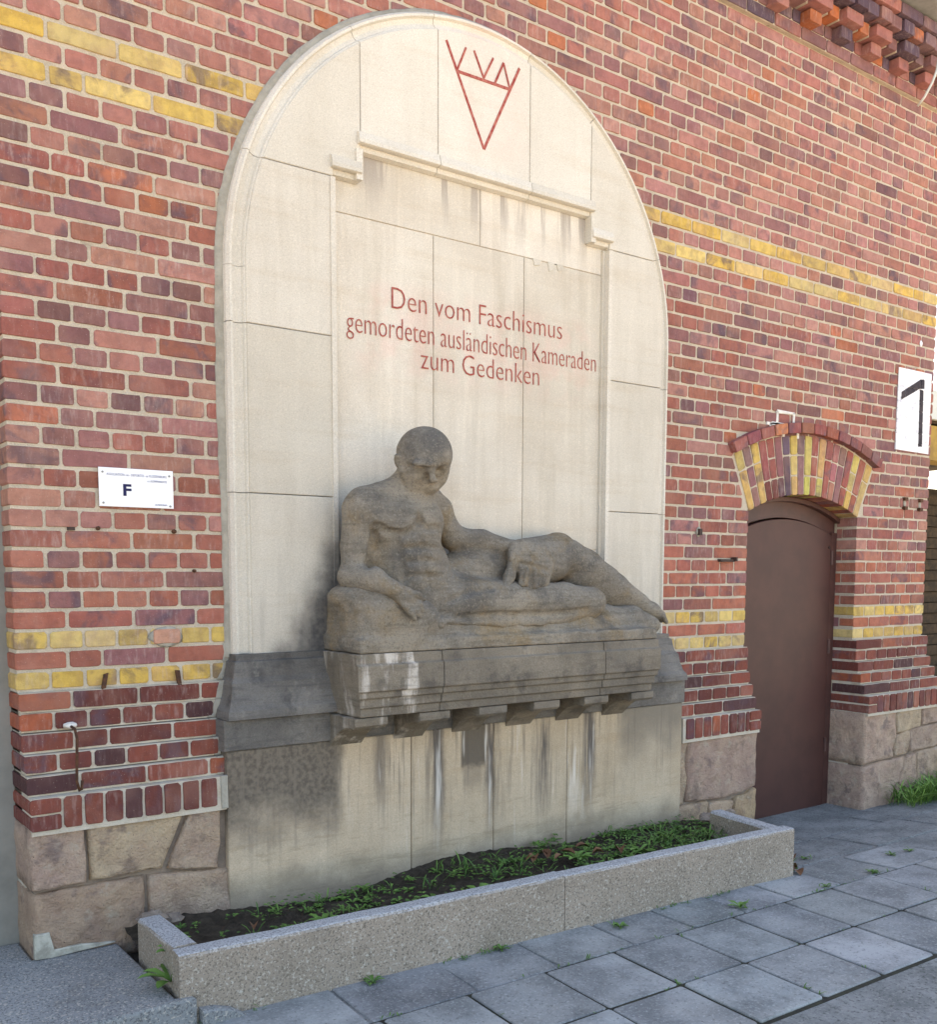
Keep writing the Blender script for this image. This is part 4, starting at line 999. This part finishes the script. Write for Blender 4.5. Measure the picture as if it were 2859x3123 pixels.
# carved grooves follow the surface seen at these places
def surf(u, v, fg=None):
    fg = fg or globals()['fg']
    a_, b_ = c(u, v, -.5), c(u, v, -.03); ts = np.linspace(0, 1, 160); P_ = a_ + (b_ - a_) * ts[:, None]
    ii = np.clip(np.round((P_ - fg.lo) / fg.h).astype(int), 0, fg.n - 1); d = fg.D[tuple(ii.T)]; w_ = np.where(d < .002)[0]
    return P_[w_[0]] if len(w_) else b_
def groove(pts, r=.006, k=.012, fg=None):
    fg = fg or globals()['fg']
    Q = []
    for (u0, v0), (u1, v1) in zip(pts[:-1], pts[1:]):
        for t in np.linspace(0, 1, 6)[:-1]: Q.append(surf(u0 + (u1 - u0) * t, v0 + (v1 - v0) * t, fg))
    Q.append(surf(*pts[-1], fg)); fg.chain(Q, [r] * len(Q), k, True)
groove([(318, 545), (350, 570), (430, 585), (490, 560), (508, 520)], .011, .018); groove([(508, 520), (540, 555), (600, 555)], .011, .018)
groove([(505, 480), (515, 600), (535, 740), (550, 830)], .009, .02)
groove([(440, 650), (520, 640), (600, 650)], .006, .018); groove([(450, 715), (535, 705), (610, 715)], .006, .018); groove([(455, 780), (545, 775), (620, 785)], .006, .018)
groove([(300, 545), (285, 640), (268, 735)], .012, .02); groove([(400, 600), (420, 720), (440, 820)], .006, .025)
groove([(1195, 605), (1212, 660)], .007, .014); groove([(440, 845), (470, 872)], .004, .006)
groove([(446, 262), (500, 271), (548, 277), (600, 274), (634, 268)], .002, .016)
groove([(640, 900), (760, 850), (860, 835)], .008, .02); groove([(550, 357), (588, 355)], .002, .006)
groove([(690, 975), (900, 962), (1150, 960), (1300, 940)], .012, .02); groove([(640, 1020), (900, 1040), (1250, 1010)], .012, .02)
fg.wob(.0009, 34)
V, Fq = fg.mesh(); mk('figure', V, Fq, MAT['statue'], stat, smooth=True)
cl = SDF((2.0, -.42, 1.38), (2.62, -.1, 1.8), .006)
cl.ell(c(1035, 740, -.265), (.085, .085, .1), .02, -.25); cl.chain([c(985, 640, -.28), c(1060, 672, -.28), c(1102, 735, -.27)], [.035, .042, .036], .03); cl.chain([c(1098, 735, -.28), c(1090, 812, -.29)], [.034, .03], .02)
cl.chain([c(1010, 700, -.29), c(1015, 805, -.3)], [.055, .055], .03); cl.chain([c(1070, 740, -.29), c(1062, 800, -.3)], [.05, .045], .03)
cl.chain([c(1050, 740, -.33), c(1042, 815, -.335)], [.02, .022], .025); cl.chain([c(1005, 720, -.325), c(990, 810, -.335)], [.02, .02], .025)
cl.chain([c(952, 690, -.3), c(930, 780, -.31), c(908, 842, -.325)], [.024, .026, .022], .02)
cl.chain([c(960, 690, -.27), c(990, 780, -.28)], [.05, .05], .03)
groove([(985, 722), (1040, 728), (1108, 752)], .009, .01, cl); groove([(1000, 745), (985, 818)], .008, .012, cl); groove([(1035, 745), (1030, 825)], .008, .012, cl); groove([(1072, 752), (1066, 822)], .008, .012, cl); groove([(1015, 660), (1060, 715)], .006, .012, cl)
cl.wob(.001, 50); V, Fq = cl.mesh(); mk('cloth', V, Fq, MAT['statue'], stat, smooth=True)
bs = SDF((1.2, -.47, 1.19), (3.4, -.012, 1.56), .0075)
bs.box((1.283, -.372, 1.2), (3.1, -.03, 1.272), .006, .01)
bs.box((1.287, -.368, 1.2), (1.6, -.03, 1.45), .06, .03); bs.ell(c(330, 930, -.26), (.17, .13, .11), .05, .35); bs.ell(c(450, 990, -.27), (.16, .115, .1), .05, .6)
bs.ell(c(230, 880, -.2), (.14, .16, .07), .04); bs.cone(c(600, 1010, -.28), c(420, 960, -.29), .07, .09, .04)
bs.chain([c(560, 1025, -.24), c(900, 1040, -.25), c(1250, 1025, -.25), c(1560, 1020, -.2)], [.11, .085, .08, .06], .04)
bs.chain([c(1350, 980, -.2), c(1500, 985, -.2), c(1590, 1010, -.2)], [.08, .065, .05], .04)
bs.chain([c(560, 1000, -.1), c(1500, 985, -.1)], [.12, .09], .04)
bs.wob(.0035, 26); bs.wob(.0016, 61); bs.cut_below(2, 1.2155)
V, Fq = bs.mesh(); mk('rock_base', V, Fq, MAT['statue'], stat, smooth=True)

# ================================================================== PLANTER
pl_ = empty('planter', (1.93, -.5, 0), 'long low granite kerb planter at the foot of the memorial with weeds in dark soil', 'planter')
A0, B0 = np.array([.321, -.768]), np.array([3.545, -.93]); ud = (B0 - A0) / np.linalg.norm(B0 - A0); vd = np.array([-ud[1], ud[0]])
def kerb(a, b, wdt, zt, zb, parent, name='kerb_stone', mat='granite', bev=.012, zb2=None, zt2=None):
    """stone from a to b (outer edge), width to the left of travel"""
    a = np.array(a, float); b = np.array(b, float); d = (b - a) / np.linalg.norm(b - a); nn = np.array([-d[1], d[0]]) * wdt
    n = max(3, int(np.linalg.norm(b - a) / .12)); v = []; prof_ = [(0, zb), (0, zt - bev), (bev * .4 / wdt, zt - bev * .3), (bev / wdt, zt), (1 - bev / wdt, zt), (1, zt - bev), (1, zb)]
    m = len(prof_)
    for i in range(n + 1):
        p = a + (b - a) * i / n; jz = ru(-.0018, .0018)
        for t, z in prof_:
            q = p + nn * t; v.append((q[0] + ru(-.001, .001), q[1] + ru(-.0012, .0012), z + (jz if z > zb else 0)))
    f = [(i * m + k, (i + 1) * m + k, (i + 1) * m + (k + 1) % m, i * m + (k + 1) % m) for i in range(n) for k in range(m)] + [tuple(range(m))[::-1], tuple(n * m + k for k in range(m))]
    o = mk(name, v, f, MAT[mat], parent); bm = bmesh.new(); bm.from_mesh(o.data); bmesh.ops.recalc_face_normals(bm, faces=bm.faces); bm.to_mesh(o.data); bm.free(); return o
ZK = .25; jx = A0 + ud * 1.70
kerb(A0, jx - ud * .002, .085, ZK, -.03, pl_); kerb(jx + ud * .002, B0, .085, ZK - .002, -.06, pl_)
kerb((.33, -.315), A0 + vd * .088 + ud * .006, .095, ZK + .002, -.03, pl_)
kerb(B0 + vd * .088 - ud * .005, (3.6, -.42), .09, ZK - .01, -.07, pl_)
o = mk('kerb_chip', *prism([(.385, -.01), (.56, -.01), (.5, .03), (.44, .05), (.385, .055)], -.815, -.77, .006, .004), MAT['step'], pl_)
# rubble at the back corners
for x, y, z, r in ((.42, -.2, .2, .06), (.52, -.17, .17, .05), (3.63, -.3, .16, .06), (3.7, -.22, .14, .05), (3.72, -.38, .2, .035)):
    blob('rubble', (x, y, z), r, MAT['oldmortar'], pl_, sq=(1, .7, .5), smooth=False)
sx = np.linspace(.34, 3.64, 120); sy = np.linspace(-.86, -.1, 34)
V = [(x, y, .135 + .02 * math.sin(x * 3 + 1) + .018 * math.sin(y * 14 + x * 5) + .03 * max(0, math.sin(x * 2.1 - 2.2)) * (y + .8) + ru(-.007, .008)) for y in sy for x in sx]
def yfront(x): return A0[1] + (x - A0[0]) * ud[1] / ud[0] + .07
V = [(x, max(y, yfront(x)), z) for x, y, z in V]; nx = len(sx)
F = [(j * nx + i, j * nx + i + 1, (j + 1) * nx + i + 1, (j + 1) * nx + i) for j in range(len(sy) - 1) for i in range(nx - 1)]
mk('soil', V, F, MAT['soil'], pl_, smooth=True)
def soilz(x, y): return .15 + .02 * math.sin(x * 3 + 1)
# weeds (nobody could count them): rosettes of leaves, clover patches, grass blades
def leaf(mb, p, yaw, ln, wd, up, fold=.25, tone=None, curl=.6):
    d = np.array([math.cos(yaw), math.sin(yaw), 0]); s = np.array([-d[1], d[0], 0]); t = rnd() if tone is None else tone
    P_ = []
    for q, w_ in ((0, .12), (.3, .7), (.65, 1.), (.88, .6), (1, .05)):
        c_ = np.array(p) + d * ln * q * math.cos(up * (1 - curl * q)) + np.array([0, 0, ln * q * math.sin(up * (1 - curl * q))])
        P_ += [c_ + s * wd * w_ / 2 + (0, 0, wd * w_ * fold), c_, c_ - s * wd * w_ / 2 + (0, 0, wd * w_ * fold)]
    mb.add(P_, [(3 * i + k, 3 * i + k + 1, 3 * i + k + 4, 3 * i + k + 3) for i in range(4) for k in (0, 1)], (1, 1, 1, min(max(t, 0), 1)))
def rosette(mb, x, y, z, n, ln, tone):
    a0 = ru(0, 6)
    for i in range(n): leaf(mb, (x, y, z), a0 + 6.28 * i / n + ru(-.3, .3), ln * ru(.6, 1.1), ln * ru(.22, .36), ru(.3, 1.1), tone=tone + ru(-.25, .25))
def blades(mb, x, y, z, n, ln, tone, sp=.03):
    for i in range(n): leaf(mb, (x + ru(-sp, sp), y + ru(-sp, sp), z), ru(0, 6.28), ln * ru(.5, 1.2), .004 + ln * .03, ru(.7, 1.5), .1, tone + ru(-.3, .3), .5)
wd_ = MB()
def spread(n, xa, xb, tone):
    for _ in range(n):
        x = ru(xa, xb); yf = yfront(x) + .04; y = ru(yf, -.16); z = soilz(x, y)
        r = rnd()
        if r < .45: rosette(wd_, x, y, z, random.randint(5, 9), ru(.022, .05), tone)
        elif r < .8:
            for _ in range(7): leaf(wd_, (x + ru(-.05, .05), y + ru(-.04, .04), z + ru(.0, .03)), ru(0, 6.28), ru(.012, .03), ru(.01, .018), ru(-.1, .5), tone=tone + ru(-.3, .3))
        else: blades(wd_, x, y, z, 9, ru(.04, .09), tone)
spread(70, .95, 1.5, .45); spread(14, .62, .95, .4); spread(40, 1.5, 2.0, .5); spread(46, 2.0, 2.4, .4); spread(110, 2.4, 3.05, .45); spread(160, 3.0, 3.6, .35); spread(7, .45, .65, .3); spread(18, .7, 1.6, .6)
for x, y, n, l in ((1.02, -.5, 9, .08), (1.2, -.62, 8, .08), (1.55, -.55, 9, .085), (1.75, -.6, 10, .1), (2.42, -.5, 10, .1), (2.8, -.55, 10, .09)):
    rosette(wd_, x, y, soilz(x, y), n, l, .6)
for x, y in ((1.62, -.42), (1.9, -.5), (2.1, -.45), (1.86, -.36)): blades(wd_, x, y, soilz(x, y), 10, .13, .15, .04)
tag(wd_.build('weeds', MAT['leaf']), 'green weeds and clover growing in the planter soil', 'weeds', kind='stuff')
# weeds in the paving joints
jw = MB()
rosette(jw, .33, -.66, .12, 7, .14, .7); rosette(jw, .36, -.6, .2, 6, .09, .6); blades(jw, .34, -.64, .14, 8, .12, .5, .02)
for i in range(90):
    t = ru(0, 1); x = A0[0] + (B0[0] - A0[0]) * t + .3 * 0; y = A0[1] + (B0[1] - A0[1]) * t - .012
    if math.sin(x * 5.3) + .6 * math.sin(x * 13) < .25: continue
    blades(jw, x, y - .01, 0, 3, ru(.015, .035), .3, .012) if rnd() < .7 else rosette(jw, x, y - .015, .002, 4, ru(.012, .025), .3)
for i in range(60):
    n_ = random.choice([(0, 0), (0, 0), (0, 1), (1, 0)]); p = PO + PI * (ru(-3, 6) if n_ == (0, 0) or n_ == (0, 1) else random.randint(-2, 5)) + PJ * (n_[1] if n_ != (1, 0) else ru(0, 2))
    blades(jw, p[0], p[1], -.002, random.randint(2, 5), ru(.008, .03), .3, .008)
for x, y, n, l in ((1.66, -.86, 7, .05), (1.05, -.84, 7, .05), (2.25, -.96, 8, .05), (2.9, -1.1, 8, .06), (3.66, -.8, 12, .09), (3.75, -.75, 10, .06), (3.95, -.72, 7, .04), (4.35, -1.0, 10, .04), (4.5, -1.02, 8, .04), (3.92, -1.15, 8, .05), (3.5, -1.15, 6, .04)):
    rosette(jw, x, y, gz(x, y) + .012, n, l, .4); blades(jw, x, y, gz(x, y) + .012, 5, l, .4)
for _ in range(7): leaf(jw, (3.67 + ru(-.02, .02), -.72, gz(3.67, -.72) + ru(.01, .12)), ru(0, 6.3), .05, .03, .6, tone=.6)
tag(jw.build('joint_weeds', MAT['leaf']), 'small weeds and moss growing in the paving joints', 'weeds', kind='stuff')
gm = MB()
for _ in range(3200):
    x = ru(5.75, 7.6); y = ru(-.32 - .25 * max(0, x - 6.3), .4) if x > 6.55 else ru(-.34, -.13)
    if x < 6.55 and rnd() > (x - 5.6) / .9: continue
    leaf(gm, (x, y, gz(x, y)), ru(0, 6.28), ru(.1, .3), ru(.006, .011), ru(.8, 1.5), .1, ru(0, 1), .5)
tag(gm.build('grass', MAT['grass']), 'tuft of green grass at the right-hand corner of the wall', 'grass', kind='stuff')
# dry leaves
def dryleaf(p, yaw, ln, label, grp):
    m = MB(); leaf(m, p, yaw, ln, ln * .62, ru(.2, .8), ru(.3, .6), rnd(), 1.2); o = m.build('dry_leaf', MAT['dry'], smooth=True)
    tag(o, label, 'leaf', grp)
for x, y in ((1.33, -.63), (1.52, -.6), (1.22, -.71), (2.22, -.42), (2.3, -.4), (2.38, -.42), (2.33, -.5), (2.55, -.55), (2.62, -.6), (.72, -.5), (2.5, -.4), (1.1, -.68), (2.28, -.38), (2.2, -.46)):
    dryleaf((x, y, soilz(x, y) + .03), ru(0, 6.28), ru(.05, .09), 'dry brown leaf lying among the weeds in the planter', 'dry leaves in the planter')
for dx, dy, dz in ((.02, .0, .05), (.03, -.05, .03), (.045, .03, .01), (.02, -.09, .01)):
    dryleaf((3.56 + dx, -.86 + dy, gz(3.6, -.86) + .012 + dz), ru(0, 6.28), ru(.08, .11), 'dry brown leaf caught at the right end of the planter', 'dry leaves beside the planter')

# ================================================================== STEP, SIDE WALL
stv = [(-3, -.79), (.372, -.788), (.375, -.775), (.315, -.762), (.315, -.11), (.0, -.11), (.0, .11), (-3, .11)]
n = len(stv); bz = .006
v = [(x * 1, y, .1 + ru(-.001, .001)) for x, y in stv]; cx_ = np.array([-1.3, -.35])
Vv = []; 
for x, y in stv: d = cx_ - (x, y); d = d / np.linalg.norm(d) * .012; Vv.append((x + d[0], y + d[1], .1))
Vv += [(x, y, .09) for x, y in stv] + [(x, y, -.05) for x, y in stv]
Ff = [tuple(range(n))] + [g_ for i in range(n) for g_ in ((i, n + i, n + (i + 1) % n, (i + 1) % n), (n + i, 2 * n + i, 2 * n + (i + 1) % n, n + (i + 1) % n))]
o = mk('stone_step', Vv, Ff, MAT['step']); bm = bmesh.new(); bm.from_mesh(o.data); bmesh.ops.recalc_face_normals(bm, faces=bm.faces); bm.to_mesh(o.data); bm.free()
tag(o, 'grey granite step slab at the left corner of the brick wall', 'step')
tag(mk('rendered_wall', *boxm(-4, .012, .125, .5, -.1, 5.0), MAT['render']), 'plain grey rendered wall recessed left of the brick corner', 'wall')

# ================================================================== WHITE PLAQUE
q = [onY(u, v, -.006) for u, v in ((299, 1422), (527, 1439), (528, 1554), (302, 1541))]
X0, X1 = (q[0][0] + q[3][0]) / 2, (q[1][0] + q[2][0]) / 2; ZA, ZB = (q[2][2] + q[3][2]) / 2, (q[0][2] + q[1][2]) / 2
plq = empty('plaque', ((X0 + X1) / 2, -.005, ZA), 'small white enamel plaque with a bold blue letter F screwed to the bricks', 'plaque')
mk('board', *prism([(X0, ZA), (X1, ZA), (X1, ZB), (X0, ZB)], -.009, -.004, .001), MAT['white'], plq)
W_, H_ = X1 - X0, ZB - ZA; yq = -.0098
def pt(name, body, fx, fz, hh, fw, mat, bold=0.): text(name, body, X0 + W_ * fx, ZA + H_ * fz, H_ * hh, W_ * fw, yq, MAT[mat], plq, bold, thick=.001)
pt('lettering', 'ASSOCIATION', .1, .80, .07, .235, 'inkpale', -.012); pt('lettering', 'DES', .355, .80, .045, .045, 'inkpale', -.012); pt('lettering', 'DEPORTES', .425, .80, .07, .175, 'inkpale', -.012)
pt('lettering', 'DE', .625, .80, .045, .03, 'inkpale', -.012); pt('lettering', 'FLOSSENBURG', .67, .80, .07, .24, 'inkpale', -.012)
pt('lettering', 'ET', .645, .67, .045, .03, 'inkpale', -.012); pt('lettering', 'KOMMANDOS', .69, .67, .065, .22, 'inkpale', -.012)
pt('lettering', 'F', .315, .30, .3, .11, 'ink', .035); pt('lettering', 'IN MEMORIAM', .745, .065, .045, .16, 'inkpale', -.01)
for fx, fz in ((.05, .88), (.945, .86), (.05, .09), (.95, .06)):
    x, z = X0 + W_ * fx, ZA + H_ * fz; mk('screw', *tube([(x, -.012, z), (x, -.003, z)], .0042, 10), MAT['coping'], plq)

# ================================================================== PAINTED ARROW ON THE BRICKS
SX0, SX1, SZ0, SZ1 = 5.90, 6.333, 2.437, 3.004
sg = empty('painted_sign', (6.117, 0, SZ0), 'white painted rectangle with a black arrow on the bricks near the right corner', 'painted sign')
def clip(poly, a, b, c):      # keep a*x+b*z<=c
    out = []
    for i in range(len(poly)):
        p, q = poly[i], poly[(i + 1) % len(poly)]; dp, dq = a * p[0] + b * p[1] - c, a * q[0] + b * q[1] - c
        if dp <= 0: out.append(p)
        if dp * dq < 0: t = dp / (dp - dq); out.append((p[0] + (q[0] - p[0]) * t, p[1] + (q[1] - p[1]) * t))
    return out
def on_bricks(shape, name, mat, lift):
    m = MB(); k0 = int((min(p[1] for p in shape) - ZC) / CH) - 1
    for k in range(k0, k0 + 12):
        for a, b in zip(course_joints(k)[:-1], course_joints(k)[1:]):
            p = shape
            for A_, B_, C_ in ((-1, 0, -(a + .004)), (1, 0, b - .004), (0, -1, -(zc(k) + .0045)), (0, 1, zc(k + 1) - .0045)):
                if len(p) > 2: p = clip(p, A_, B_, C_)
            if len(p) > 2: m.add([(x, -.0058 - lift, z) for x, z in p] + [(x, .003, z) for x, z in p], [tuple(range(len(p)))] + [(len(p) + i, len(p) + (i + 1) % len(p), (i + 1) % len(p), i) for i in range(len(p))])
    return m.build(name, mat, sg)
on_bricks([(SX0, SZ0), (SX1, SZ0 - .005), (SX1, SZ1), (SX0 + .004, SZ1)], 'white_paint', MAT['wpaint'], 0)
mk('joint_paint', [(SX0, -.0035, SZ0), (SX1, -.0035, SZ0), (SX1, -.0035, SZ1), (SX0, -.0035, SZ1)], [(0, 1, 2, 3)], MAT['wpaint'], sg)
s_ = lambda u, v: tuple(onY(2700 + u * .2978, 1000 + v * .2976, -.007)[[0, 2]])
for nm, q in (('arrow_shaft', [s_(345, 1218), s_(384, 1218), s_(400, 640), s_(362, 630)]), ('arrow_head', [s_(172, 735), s_(360, 625), s_(408, 625), s_(410, 530), s_(372, 528), s_(175, 655)])):
    mk(nm, [(x, -.0044, z) for x, z in q] + [(x, -.0036, z) for x, z in q], [tuple(range(len(q)))] + [(len(q) + i, len(q) + (i + 1) % len(q), (i + 1) % len(q), i) for i in range(len(q))], MAT['bpaint'], sg)
on_bricks([s_(345, 1218), s_(384, 1218), s_(400, 640), s_(362, 630)], 'arrow_shaft', MAT['bpaint'], .0012)
on_bricks([s_(172, 735), s_(175, 655), s_(372, 528), s_(410, 530), s_(408, 625), s_(360, 625)][::1], 'arrow_head', MAT['bpaint'], .002)

# ================================================================== TIMBER SHED beyond the right end
sh = empty('timber_shed', (8.5, 1.2, -.09), 'dark timber shed with an ochre eaves beam behind the right end of the wall', 'shed')
yS = 1.0
m = MB(); m.box(7.55, 11, yS + .03, yS + 3, -.2, 2.35); m.build('wall', MAT['wood'], sh)
for i in range(24):
    z = -.1 + i * .1; mk('plank', *boxm(7.5 + ru(-.02, .02), 11, yS - ru(.0, .025), yS + .028, z, z + .092), MAT['wood'], sh)
mk('eaves_beam', *boxm(7.0, 11, yS - .5, yS - .3, 2.5, 2.78), MAT['ochre'], sh); mk('fascia', *boxm(6.9, 11, yS - .55, yS - .51, 2.82, 3.05), MAT['pale'], sh)
mk('roof', *boxm(6.9, 11, yS - .5, yS + 3, 2.8, 2.9), MAT['wood'], sh)
mk('post', *boxm(7.14, 7.24, yS - .46, yS - .36, .9, 2.49), MAT['pale'], sh); mk('post_foot', *boxm(7.12, 7.26, yS - .48, yS - .34, -.1, .89), MAT['rust'], sh)
